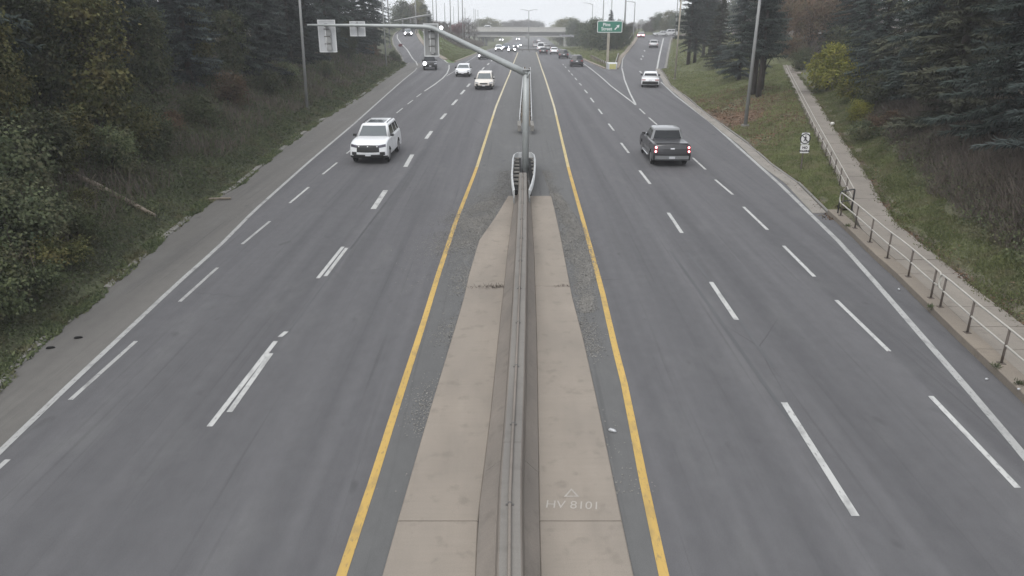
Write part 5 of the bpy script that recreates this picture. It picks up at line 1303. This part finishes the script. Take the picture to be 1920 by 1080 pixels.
# right side, between road and path
g_r = 'spruces on the grass between the road and the footpath'
for px, py, key, s, lb in ((1290, 122, 'pine', .95, 'dark spruce nearest the exit ramp, its bare stem leaning'), (1302, 118, 'spruce_b', .8, 'dark spruce with a thick bare stem, second from the ramp'), (1318, 108, 'pine', .95, 'dark spruce with a pale bare stem behind the two nearest the ramp'), (1330, 104, 'spruce_b', .85, 'dark spruce at the back of the bare stemmed row'),
                           (1345, 128, 'spruce_c', .85, 'olive brown spruce between the bare stems and the big blue spruce'), (1385, 150, 'spruce_big', .82, 'big blue spruce with branches down to the leaf litter'), (1412, 178, 'pine', .9, 'spruce with a forked bare trunk behind the leaning light pole'), (1422, 182, 'pine', .85, 'spruce with a straight bare trunk right of the leaning light pole')):
    plant(key, 'spruce_tree', lb, 'tree', hp(px, py), s, group=g_r, mat='olive_spruce' if 'olive' in lb else None)
plant('thin_tree', 'bare_tree', 'thin leaning bare tree at the upper end of the footpath', 'tree', hp(1428, 170), .8, tilt=.0)
for px, py, key, s, lb, mt_ in ((1468, 100, 'maple', 1.0, 'orange brown tree above the top of the footpath', None), (1515, 118, 'maple', 1.05, 'rusty leaved tree behind the yellow bush', None), (1440, 92, 'maple', .9, 'dull brown tree left of the top of the footpath', 'far_brown'), (1490, 82, 'maple', 1.15, 'olive tree behind the orange brown tree', 'dull_leaf'), (1440, 60, 'thin_tree', 1.1, 'bare branching tree over the top of the footpath', None)):
    plant(key, 'leafy_tree', lb, 'tree', hp(px, py), s, mat=mt_, group='autumn trees at the top of the footpath')
plant('bush', 'yellow_bush', 'bright yellow green bush beside the upper footpath', 'bush', hp(1548, 172), 1.12)
plant('bush', 'yellow_bush', 'smaller yellow bush just below the bright one', 'bush', hp(1597, 192), .78)
plant('shrub', 'shrub', 'low green shrub at the path edge under the yellow bushes', 'shrub', hp(1605, 232), .6, mat='yellow_leaf')
plant('low_shrub', 'shrub', 'small olive shrub right of the white bag on the path', 'shrub', hp(1625, 262), .9, mat='dull_leaf')
# right: big spruces behind the brush
XRW = lambda y: float(xat(L_WALK_R, min(y, Y_WEND)))
g_s = 'dark blue green spruces above the brown brush on the right'
for y, off, key, s, lb in ((16, 7.2, 'spruce_big', 1.0, 'dark spruce at the right edge of the view nearest the camera'), (22.5, 6.6, 'spruce_big', 1.05, 'dark spruce above the brown brush at the right edge'), (29, 6.6, 'spruce_big', 1.0, 'wide spruce with drooping sprays above the middle of the brush'), (35.5, 6.2, 'spruce_big', 1.0, 'wide spruce above the upper end of the brown brush'),
                           (42, 4.6, 'spruce_c', 1.15, 'olive green spruce just right of the smaller yellow bush'), (49, 4.8, 'spruce_a', 1.05, 'dark spruce right behind the yellow bushes'), (57, 5.6, 'spruce_b', 1.0, 'olive green spruce behind the bright yellow bush'), (66, 7.5, 'spruce_c', 1.0, 'dark spruce behind the rusty leaved tree')):
    plant(key, 'spruce_tree', lb, 'tree', at(XRW(y) + off, y), s, group=g_s, mat='olive_spruce' if y in (42, 57) else 'spruce' if y in (22.5, 35.5) else None)
SHORT = ['nearest right edge spruce', 'spruce above the brush at the right edge', 'drooping wide spruce', 'wide spruce over the upper brush', 'spruce by the small yellow bush', 'spruce behind both yellow bushes', 'spruce behind the bright bush', 'spruce by the rusty tree']
for i, y in enumerate((19, 25.5, 32, 39, 46, 53, 62, 72)):
    plant(rgt.choice(['spruce_a', 'spruce_b', 'spruce_big']), 'spruce_tree', 'second row dark spruce seen past the ' + SHORT[i], 'tree', at(XRW(y) + 11.5 + rgt.uniform(-1, 1), y), rgt.uniform(1.05, 1.25), group=g_s)
    plant(rgt.choice(['spruce_a', 'spruce_b']), 'spruce_tree', 'tall spruce deep behind the ' + SHORT[i], 'tree', at(XRW(y) + 17.5, y + 2), rgt.uniform(1.2, 1.4), group=g_s)
for px, py, key, s, lb, mt_ in ((1568, 130, 'shrub', 1.5, 'grey green tall shrub behind the bright yellow bush', 'dull_leaf'), (1585, 150, 'shrub', 1.2, 'dark shrub between the two yellow bushes', 'weed'), (1640, 215, 'shrub', 1.1, 'dark shrub at the upper end of the brown brush', 'dull_leaf'), (1660, 250, 'low_shrub', 1.0, 'low brownish shrub at the top edge of the grass verge', 'orange_leaf'), (1505, 132, 'shrub', .9, 'olive shrub where the branch path leaves', 'dull_leaf'), (1475, 108, 'shrub', 1.0, 'brownish shrub at the very top of the footpath', 'orange_leaf')):
    plant(key, 'shrub', lb, 'shrub', hp(px, py), s, group='shrubs right of the footpath', mat=mt_)
for px, py, s, lb in ((1612, 150, .8, 'small dark spruce right behind the lower yellow bush'), (1590, 118, .95, 'dark spruce rising between the yellow bushes and the tawny tree'), (1640, 180, .8, 'small dark spruce above the low brownish shrub'), (1560, 98, .9, 'dark spruce behind the grey green tall shrub')):
    plant('spruce_a', 'spruce_tree', lb, 'tree', hp(px, py), s, group=g_s)
for px, py, key, s, lb, mt_ in ((1550, 88, 'maple', 1.2, 'olive brown tree above the branch path', 'dull_leaf'), (1585, 95, 'maple', 1.1, 'tawny tree above the two yellow bushes', 'orange_leaf'), (1530, 72, 'maple', 1.3, 'dull green tree far behind the rusty leaved tree', 'far_green'), (1455, 78, 'maple', 1.2, 'tawny tree left above the footpath top', 'orange_leaf'), (1575, 70, 'round_tree', .9, 'dark green tree at the back above the yellow bushes', 'far_green'), (1500, 58, 'round_tree_b', 1.0, 'brown green tree closing the view above the footpath', 'far_brown'), (1440, 55, 'round_tree', .9, 'green tree closing the view left of the footpath top', 'far_green')):
    plant(key, 'leafy_tree', lb, 'tree', hp(px, py), s, mat=mt_, group='autumn trees at the top of the footpath')
# far trees: behind the green sign, beyond the ramp, behind the bridge
def far_tree(px, pbase, ptop, D, key, mat, label, group, name='round_tree', wide=1.0):
    b = at_y(px, pbase, D) if D else hit(px, pbase)
    D = b.y; zt = float(T(b.x, b.y)); tp = at_y(px, ptop, D); H0 = {'round_tree': 12.0, 'round_tree_b': 11.0, 'thin_tree': 10.5, 'spruce_far': 15, 'maple': 9.5}[key]
    h = max(2, tp.z - zt); s = h / H0 * wide
    return plant(key, name, label, 'tree', (b.x, b.y, zt - .2), s, group=group, mat=mat, sz=1 / wide)
g_f = 'dark green trees behind the green exit sign'
for px, bs, tp_, D, key, mt_, lb, wd in ((1050, 66, 33, 345, 'round_tree', 'far_yellow', 'pale yellow green tree above the right end of the bridge', 1.2), (1062, 70, 28, 330, 'round_tree_b', 'far_yellow', 'tall pale tree behind the right end of the bridge', 1.2), (1080, 84, 32, 300, 'round_tree', 'far_green', 'dark green tree at the right end of the bridge', 1.3),
                                         (1096, 92, 34, 0, 'round_tree_b', 'far_green', 'dark green tree left of the green exit sign, nearest the bridge', 1.0), (1108, 95, 28, 0, 'round_tree', 'far_green', 'dark green tree directly left of the green exit sign', .9), (1124, 97, 30, 0, 'round_tree_b', 'far_green', 'dark green tree behind the left half of the exit sign', .9),
                                         (1143, 97, 17, 0, 'spruce_far', 'spruce', 'pointed dark tree rising above the exit sign', 1.2), (1156, 95, 32, 0, 'round_tree', 'far_green', 'dark green tree behind the right half of the exit sign', .9), (1171, 88, 40, 0, 'round_tree_b', 'far_green', 'lower green tree right of the exit sign', .9), (1072, 86, 52, 0, 'round_tree', 'far_green', 'low dark bush at the foot of the right bridge end', 1.2), (1082, 87, 40, 0, 'round_tree_b', 'far_green', 'bushy dark tree on the bank beside the bridge pier', 1.0)):
    far_tree(px, bs, tp_, D, key, mt_, lb, g_f, wide=wd)
g_c = 'trees across the street at the top of the exit ramp'
for px, tp_, D, key, mt_, lb, wd in ((1183, 40, 255, 'round_tree_b', 'far_brown', 'brownish tree left of the car with red brake lamps', 1.2), (1197, 42, 262, 'thin_tree', 'far_brown', 'bare tree above the car with red brake lamps', 1.3), (1210, 40, 262, 'round_tree', 'far_brown', 'grey tree right of the car with red brake lamps', 1.2), (1222, 28, 258, 'round_tree_b', 'far_brown', 'brown tree over the left part of the cross street', 1.1),
                                    (1236, 20, 256, 'round_tree', 'far_green', 'tall green tree behind the cross street', 1.0), (1251, 15, 250, 'round_tree_b', 'far_yellow', 'tallest tree behind the crossing cars', 1.0), (1266, 18, 246, 'round_tree', 'far_green', 'green tree right of the crossing cars', 1.1), (1284, 10, 240, 'round_tree_b', 'far_green', 'green tree behind the ramp light pole', 1.1),
                                    (1305, 0, 235, 'round_tree', 'far_green', 'green tree behind the bare stemmed spruces', 1.1), (1335, -8, 225, 'round_tree_b', 'far_brown', 'brown tree behind the olive brown spruce', 1.1), (1370, -10, 215, 'round_tree', 'far_green', 'green tree behind the big blue spruce', 1.1), (1410, -14, 205, 'round_tree_b', 'far_brown', 'brown tree far behind the forked trunk', 1.1), (1450, -14, 195, 'round_tree', 'far_green', 'green tree far beyond the top of the footpath', 1.1)):
    far_tree(px, 70, tp_, D, key, mt_, lb, g_c, wide=wd)
g_b = 'trees on the skyline behind the bridge'
for px, tp_, D, key, mt_, lb, wd in ((898, 33, 400, 'round_tree', 'far_yellow', 'yellow green tree behind the left end of the bridge', 1.2), (912, 29, 400, 'round_tree_b', 'far_yellow', 'tallest yellow green tree behind the left end of the bridge', 1.2), (925, 34, 405, 'round_tree', 'far_yellow', 'right yellow green tree behind the white car on the bridge', 1.2),
                                    (949, 38, 560, 'round_tree_b', 'far_brown', 'brown tree at the left end of the low skyline clump', 1.5), (962, 35, 560, 'round_tree', 'far_brown', 'brown tree in the middle of the low skyline clump', 1.5), (976, 35, 560, 'round_tree_b', 'far_brown', 'brown tree left of the double armed lamp post', 1.5), (990, 34, 560, 'round_tree', 'far_brown', 'brown tree behind the double armed lamp post', 1.4),
                                    (1000, 36, 560, 'round_tree_b', 'far_brown', 'brown tree right of the double armed lamp post', 1.2), (1009, 33, 540, 'thin_tree', 'far_green', 'lone dark tree standing apart above the bridge', 1.1), (1016, 36, 545, 'thin_tree', 'far_green', 'shorter tree beside the lone dark one', 1.2), (1030, 51, 600, 'round_tree', 'far_green', 'low green tree just showing above the bridge parapet', 1.6), (1040, 52, 560, 'round_tree_b', 'far_yellow', 'low pale tree at the right of the bridge parapet', 1.4)):
    far_tree(px, 60, tp_, D, key, mt_, lb, g_b, wide=wd)
g_ll = 'trees on the bank between the left slip road and the bridge'
for px, bs, tp_, D, key, mt_, lb, wd in ((756, 60, -6, 215, 'round_tree', 'far_green', 'green tree at the end of the dark left wood', 1.0), (770, 60, 2, 225, 'round_tree_b', 'far_brown', 'brownish tree above the car on the slip road', 1.0), (785, 58, -10, 235, 'round_tree', 'far_yellow', 'olive yellow tree with the pale pole in front', .9), (797, 56, 4, 235, 'round_tree_b', 'far_green', 'dark round tree at the left edge of the sky gap', .8),
                                         (806, 58, 18, 232, 'spruce_far', 'spruce', 'small pointed dark tree at the end of the slip road arm', 1.3), (832, 62, 38, 262, 'round_tree', 'far_brown', 'low brown tree above the glowing signal lamp', 1.2), (843, 62, 36, 255, 'thin_tree', 'far_brown', 'bare grey tree left of the red tree', 1.3), (860, 66, 33, 245, 'maple', 'red_leaf', 'small red leaved tree on the left bank', 1.0), (851, 68, 40, 246, 'maple', 'red_leaf', 'dull red tree left of the brighter red one', 1.0),
                                         (870, 72, 28, 250, 'thin_tree', 'far_brown', 'bare grey tree right of the red tree', 1.2), (880, 74, 26, 262, 'thin_tree', 'far_brown', 'bare tree at the left end of the bridge', 1.2), (889, 70, 40, 300, 'thin_tree', 'far_brown', 'bare tree against the bridge end', 1.3)):
    far_tree(px, bs, tp_, D, key, mt_, lb, g_ll, wide=wd)
# far wood closing the skyline
rg = np.random.default_rng(21); P, Tn = [], []
for k in range(420):
    sd = rg.choice([-1, 1]); y = rg.uniform(250, 880); x = sd * (rg.uniform(52, 100) + .16 * y + (20 if sd > 0 else 0)) if y < 620 else rg.uniform(-420, 420)
    if sd > 0 and y < 300 and x < 95: continue
    r = rg.uniform(3.5, 6); h = rg.uniform(6, 10) if y < 620 else rg.uniform(5, 9); z0 = float(T(x, y)); n = 240
    d = rnd_dirs(n, rg); p = np.array([x, y, z0 + h * .5]) + d * np.array([r, r, h * .5]) * rg.uniform(.7, 1.05, (n, 1)); p[:, 2] = np.maximum(p[:, 2], z0)
    P.append(p); Tn.append(np.clip(rg.normal(.5, .2, n) + rg.normal(0, .2), 0, 1))
P = np.concatenate(P); n = len(P); V, F = blades(P, rnd_dirs(n, rg), rnd_dirs(n, rg), rg.uniform(.9, 1.7, n), rg.uniform(.7, 1.2, n))
tag(mesh_np('far_wood', V, F, M['far_brown'], tone=np.repeat(np.concatenate(Tn), 4)), 'distant mixed wood closing the skyline', kind='stuff')

# ------------------------------------------------------------------ ground cover: weeds, grass, brush, litter
def scatter(name, label, mat, xs, ys, L, W, lean, count_up=1, tone=None, zoff=0., flat=False):
    n = len(xs); rg_ = np.random.default_rng(len(xs)); z = T(xs, ys) + zoff
    P = np.stack([xs, ys, z], -1)
    D = rg_.normal(0, 1, (n, 3)) * np.array([lean, lean, .15]) + (np.array([0, 0, 1.]) if not flat else np.array([0, 0, .12]))
    V, F = blades(P, D, rnd_dirs(n, rg_) + (np.array([0, 0, 1.2]) if flat else 0), L, W)
    tn = np.clip(rg_.normal(.45, .22, n) + .25 * wob(xs, ys, 1.1, 3.), 0, 1) if tone is None else tone
    o = mesh_np(name, V, F, M[mat], tone=np.repeat(tn, 4)); return tag(o, label, kind='stuff')
rg = np.random.default_rng(5)
# weeds on the left slope: leafy stems, denser near the road
n = 150000; ys = 9 + 125 * rg.uniform(0, 1, n) ** 1.9; off = rg.gamma(1.6, 2.6, n)
xs = np.where(ys < Y_LN, xat(L_LPAVE, ys), 0) - .28 - off
z0 = T(xs, ys); hh = rg.uniform(0, 1, n) ** 1.5 * np.clip(.12 + off * .14, 0, .75) * (1 + .5 * wob(xs, ys, .8, 9.)); sc = .055 + .0016 * ys
P = np.stack([xs, ys, z0 + np.maximum(hh, .0)], -1); D = rg.normal(0, 1, (n, 3)) + np.array([.25, -.2, -.1]); Nn = rg.normal(0, .6, (n, 3)) + np.array([0, 0, 1.])
V, F = blades(P, D, Nn, sc * rg.uniform(.6, 1.5, n), sc * .75 * rg.uniform(.5, 1.2, n), mid=.4)
tag(mesh_np('weeds', V, F, M['weed'], tone=np.repeat(np.clip(rg.normal(.42, .22, n) + .3 * wob(xs, ys, .7, 3.), 0, 1), 4)), 'tangled green weeds covering the left slope', kind='stuff')
# overhang at the kerb
n = 60000; ys = 9 + 120 * rg.uniform(0, 1, n) ** 1.6; keep = wob(ys * 0, ys, .9, 2.) + rg.normal(0, .3, n) > -.1; ys = ys[keep]; n = len(ys)
xs = xat(L_LPAVE, ys) - rg.uniform(-.06, .5, n) + .12 * wob(ys * 0, ys, 2., 1.)
scatter('kerb_weeds', 'weeds creeping over the left kerb', 'weed', xs, ys, rg.uniform(.08, .2, n), rg.uniform(.04, .10, n), 1.0, zoff=.05)
# brown dry stalks on the left slope
n = 26000; ys = 16 + 115 * rg.uniform(0, 1, n) ** 1.4; off = rg.uniform(1.8, 7.5, n); xs = xat(L_LPAVE, ys) - off
k = wob(xs, ys, .3, 7.) + rg.normal(0, .25, n) > .05; xs, ys = xs[k], ys[k]
scatter('dry_stalks', 'dry brown stalks among the weeds on the left slope', 'twig', xs, ys, rg.uniform(.4, 1.1, len(xs)), .018 + .0005 * ys, .35)
# grass between road and path and along the path
def grass(n, x0f, x1f, y0, y1, name, label, powr=1.3, hi=.16, dens=None, mat='grass'):
    ys = y0 + (y1 - y0) * rg.uniform(0, 1, n) ** powr; a, b = x0f(ys), x1f(ys); xs = a + (b - a) * rg.uniform(0, 1, n); ok = b > a + .1
    if dens is not None: ok &= dens(xs, ys) + rg.normal(0, .2, n) > 0
    xs, ys = xs[ok], ys[ok]; m_ = len(xs)
    scatter(name, label, mat, xs, ys, rg.uniform(.4, 1, m_) * hi * (1 + .5 * wob(xs, ys, 1.6, 2.)), .022 + .0007 * ys, .55)
grass(110000, lambda y: xat(L_RPAVE, y) + .25, lambda y: xat(L_WALK_L, y) - .15, YK + .3, 100, 'grass', 'rough mown grass between the road and the footpath', dens=lambda x, y: .55 + .6 * wob(x, y, .45, 4.) - 1.1 * np.exp(-((x - xat(L_WALK_L, y) + 7) / 6) ** 2 - ((y - 63) / 13) ** 2))
grass(60000, lambda y: xat(L_WALK_R, y) + .35, lambda y: xat(L_WALK_R, y) + 2.3 + .5 * np.sin(y), 10, 75, 'grass_verge', 'green grass verge between the footpath and the brush', dens=lambda x, y: .6 + .3 * wob(x, y, .6, 8.))
grass(30000, lambda y: xat(L_LR_R, y) + 1.2, lambda y: xat(L_LMAIN, y) - .8, Y_LN + 3, 240, 'lawn', 'mown green lawn between the slip road and the highway', hi=.2)
grass(20000, lambda y: xat(L_RMAIN, y) + .8, lambda y: xat(L_RR_L, y) - 1, Y_RN + 4, 260, 'bank_grass', 'pale grass bank between the highway and the exit ramp', hi=.3)
grass(26000, lambda y: np.where(y < 119, xat(L_RPAVE, y) + .4, xat(L_RR_R, y) + .4), lambda y: np.where(y < 119, xat(L_RPAVE, y) + 13, xat(L_RR_R, y) + 14), 96, 205, 'bank_grass', 'mown grass beside the exit ramp', hi=.22)
# ragged edges of the footpath
n = 16000; ys = 10 + 78 * rg.uniform(0, 1, n) ** 1.3; s = rg.uniform(0, 1, n) < .7; xs = np.where(s, xat(L_WALK_R, ys) + rg.normal(.10, .14, n), xat(L_WALK_L, ys) + rg.normal(-.05, .08, n)); k = (wob(ys * 0, ys, 1.3, 4.) + rg.normal(0, .35, n) > -.1) & (s | (ys > YK + 1)); xs, ys = xs[k], ys[k]
scatter('path_edge_grass', 'ragged grass creeping over the edges of the footpath', 'grass', xs, ys, rg.uniform(.06, .18, len(xs)), .02 + .0005 * ys, .9, zoff=.06)
# leafy undergrowth in the brush
n = 30000; ys = 12 + 50 * rg.uniform(0, 1, n) ** 1.2; xs = xat(L_WALK_R, ys) + 1.4 + rg.gamma(1.8, 1.3, n); k = wob(xs, ys, .55, 11.) + rg.normal(0, .45, n) > -.1; xs, ys = xs[k], ys[k]
scatter('undergrowth', 'patches of leafy undergrowth among the brush', 'weed', xs, ys, rg.uniform(.06, .14, len(xs)), rg.uniform(.05, .10, len(xs)), 1.2, zoff=rg.uniform(0, .5, len(xs)))
# leaf litter
n = 20000; th = rg.uniform(0, 6.28, n); r = np.sqrt(rg.uniform(0, 1, n)); ys = 64 + 17 * r * np.sin(th); xs = xat(L_WALK_L, ys) - 6.5 + 8 * r * np.cos(th); k = (xs < xat(L_WALK_L, ys) - .1) & (xs > xat(L_RPAVE, ys) + .5)
scatter('leaf_litter', 'brown fallen leaves under the big blue spruce', 'fallen', xs[k], ys[k], rg.uniform(.1, .2, k.sum()), rg.uniform(.08, .14, k.sum()), 1, flat=True, zoff=.02)
n = 9000; ys = 10 + 75 * rg.uniform(0, 1, n) ** 1.3; xs = xat(L_WALK_R, ys) + rg.gamma(1.2, .22, n) - .12
scatter('path_litter', 'dead leaves and soil along the right edge of the footpath', 'fallen', xs, ys, rg.uniform(.05, .14, n), rg.uniform(.04, .09, n), 1, flat=True, zoff=.03, tone=np.clip(rg.normal(.15, .2, n), 0, 1))
n = 4000; ys = YK - 1 + 55 * rg.uniform(0, 1, n) ** 1.4; xs = xat(L_RPAVE, ys) + rg.normal(-.05, .22, n)
scatter('gutter_litter', 'dirt and dead leaves along the right gutter', 'fallen', xs, ys, rg.uniform(.05, .13, n), rg.uniform(.04, .09, n), 1, flat=True, zoff=.06, tone=np.clip(rg.normal(.12, .2, n), 0, 1))
# bare brush on the right slope
n = 75000; ys = 12 + 44 * rg.uniform(0, 1, n) ** 1.1; off = 2.0 + rg.uniform(0, 1, n) ** .8 * 5.5; xs = xat(L_WALK_R, ys) + off + .5 * wob(xs[0], ys, .8, 1.); k = wob(xs, ys, .5, 6.) + rg.normal(0, .5, n) > -.9; xs, ys, off = xs[k], ys[k], off[k]
scatter('brush', 'mass of bare brown brush on the right slope', 'twig', xs, ys, rg.uniform(.35, 1.2, len(xs)) * np.clip(off / 3.5, .5, 1.2), .014 + .0004 * ys, .5)
n = 16000; i = rg.integers(0, len(xs), n); x2, y2 = xs[i], ys[i]
scatter('brush_leaves', 'dull leaves hanging in the brown brush', 'dull_leaf', x2, y2, rg.uniform(.06, .13, n), rg.uniform(.05, .09, n), 1, zoff=rg.uniform(.1, .8, n))
# grey brush on the far left bank
n = 26000; ys = rg.uniform(205, 300, n); xs = rg.uniform(-38, -11, n); k = (xs < xat(L_LMAIN, ys) - 4) & (xs > xat(L_LR_R, np.minimum(ys, 240)) + 2); xs, ys = xs[k], ys[k]
scatter('bank_brush', 'grey bare brush on the bank beside the bridge', 'far_brown', xs, ys, rg.uniform(.8, 2.6, len(xs)), .12, .4)
# grit along the edges of the median apron
n = 24000; ys = 12 + 30 * rg.uniform(0, 1, n); s = rg.choice([0, 1], n); off = np.abs(rg.normal(0, .28, n)); xs = np.where(s == 0, xat(MEDL, ys) - off - np.where(ys > 30, .5 * rg.uniform(0, 1, n) * (ys - 28) / 6, 0), xat(MEDR, ys) + off)
k = wob(xs * 0 + s * 9, ys, .7, 3.) + rg.normal(0, .3, n) + (ys - 25) * .04 > 0; xs, ys = xs[k], ys[k]; n = len(xs); P = np.stack([xs, ys, np.full(n, .008)], -1)
V, F = blades(P, rg.normal(0, 1, (n, 3)) * np.array([1, 1, .15]), rnd_dirs(n, rg) * .3 + np.array([0, 0, 1.]), rg.uniform(.015, .06, n), rg.uniform(.015, .05, n))
tag(mesh_np('grit', V, F, M['dust']), 'pale grit and dust along the edges of the median apron', kind='stuff')
c0 = on('main', 893, 415); n1, n2 = 26000, 26000
x1 = c0[0] + rg.normal(0, .75, n1); y1 = c0[1] + rg.normal(0, 2.2, n1) + (x1 - c0[0]) * 1.6
y2 = rg.uniform(21, 36.5, n2); x2 = xat(MEDR, y2) + .15 + .9 * np.sin((y2 - 19) / 18 * math.pi) * rg.uniform(0, 1, n2) ** .6 + rg.normal(0, .1, n2)
xs, ys = np.concatenate([x1, x2]), np.concatenate([y1, y2]); k = (wob(xs, ys, 1.2, 6.) + rg.normal(0, .5, len(xs)) > -.2) & ((xs < xat(MEDL, ys) - .02) | (xs > xat(MEDR, ys) + .02) | (ys > YM1 + .1)); xs, ys = xs[k], ys[k]; n = len(xs)
V, F = blades(np.stack([xs, ys, np.full(n, .006)], -1), rg.normal(0, 1, (n, 3)) * np.array([1, 1, .08]), rnd_dirs(n, rg) * .2 + np.array([0, 0, 1.]), rg.uniform(.02, .07, n), rg.uniform(.02, .05, n))
tag(mesh_np('dust', V, F, M['dust']), 'pale dust and sand washed out beside the nose of the median apron', kind='stuff')
# weeds in joints and at posts
def tuft(p, name, label, n=60, h=.2, mat='weed', sp=.12, ln=0.):
    P = np.tile(p, (n, 1)) + rg.normal(0, 1, (n, 3)) * np.array([sp + ln, sp, 0]); D = rg.normal(0, .6, (n, 3)) + np.array([0, 0, .8])
    V, F = blades(P - np.array(p), D, rnd_dirs(n, rg), rg.uniform(.4, 1, n) * h, np.full(n, .02)); o = mesh_np(name, V, F, M[mat], tone=np.repeat(rg.uniform(0, .7, n), 4)); o.location = p
    return tag(o, label, None if ln else 'weed tuft', kind='stuff' if ln else None)
p = on('main', 925, 539, .05); tuft(p, 'weed_tuft', 'dry weeds growing in the slab joint left of the barrier', 130, .16, 'twig', .08, .28)
p = on('main', 1056, 537, .05); tuft(p, 'weed_tuft', 'small dry weeds in the slab joint right of the barrier', 50, .10, 'twig', .05, .16)
for px, py, lb in ((1868, 688, 'dark weed tuft beside the handrail post at the right edge'), (1912, 720, 'dark weed tuft nearest the camera on the handrail kerb'), (1590, 424, 'dry weed tuft at the upper end of the handrail kerb'), (1745, 576, 'weed tuft at the foot of the post where the handrail sections meet')):
    tuft(on('main', px, py, .22), 'weed_tuft', lb, 60, .16, 'weed', .045)
# litter
def lump(name, label, p, d, mat, rz=0., cat='litter'):
    m_ = MB(); m_.tube([(-d[0] / 2, 0, d[2] * .4), (-d[0] * .3, 0, d[2] * .55), (d[0] * .25, d[1] * .1, d[2] * .5), (d[0] / 2, 0, d[2] * .35)], [d[1] * .2, d[1] * .5, d[1] * .42, d[1] * .15], 7)
    o = m_.build(name, M[mat], None); o.location = p; o.rotation_euler = (0, 0, rz); return tag(o, label, cat)
lump('plastic_bag', 'white plastic bag on the right edge of the footpath', on('path', 1561, 235, .03), (.36, .24, .24), 'litter', .5)
lump('paper_scrap', 'pale crumpled scrap beside the right yellow line', on('main', 1148, 809, .01), (.18, .09, .05), 'sign_back', -.5)
lump('paper_cup', 'small white cup at the foot of the kerb', on('main', 1685, 544, .01), (.11, .07, .07), 'sign_back', 1.2)
lump('paper_scrap', 'small white scrap near the kerb at the right edge', on('main', 1850, 712, .01), (.10, .06, .04), 'sign_back', .3)
lump('paper_scrap', 'white scrap lying on the kerb near the last handrail post', on('main', 1910, 731, .22), (.08, .06, .04), 'sign_back', .1)
m_ = MB(); m_.box((0, 0, .05), (1.0, .16, .06)); o = m_.build('plank', M['wood'], None); o.location = on('main', 413, 374, .02); o.rotation_euler = (0, 0, .1); tag(o, 'broken plank lying at the left road edge', 'plank')
for px, py, lb in ((147, 634, 'dark scrap on the left shoulder farther from the camera'), (95, 653, 'dark scrap on the left shoulder nearest the camera')):
    lump('tyre_scrap', lb, on('main', px, py, .01), (.22, .08, .04), 'dark', .3)

# ------------------------------------------------------------------ thin mist in the air
hz = bpy.data.materials.new('mist'); hz.use_nodes = True; ht = hz.node_tree; ht.nodes.clear()
ho = ht.nodes.new('ShaderNodeOutputMaterial'); pv = ht.nodes.new('ShaderNodeVolumePrincipled')
pv.inputs['Color'].default_value = (.97, .98, 1.0, 1); pv.inputs['Density'].default_value = .0008; pv.inputs['Anisotropy'].default_value = .2
ht.links.new(pv.outputs[0], ho.inputs['Volume'])
mb_ = MB(); mb_.box((0, 500, 5), (920, 1120, 70)); tag(mb_.build('haze', hz), 'thin pale mist hanging over the whole highway', kind='stuff')
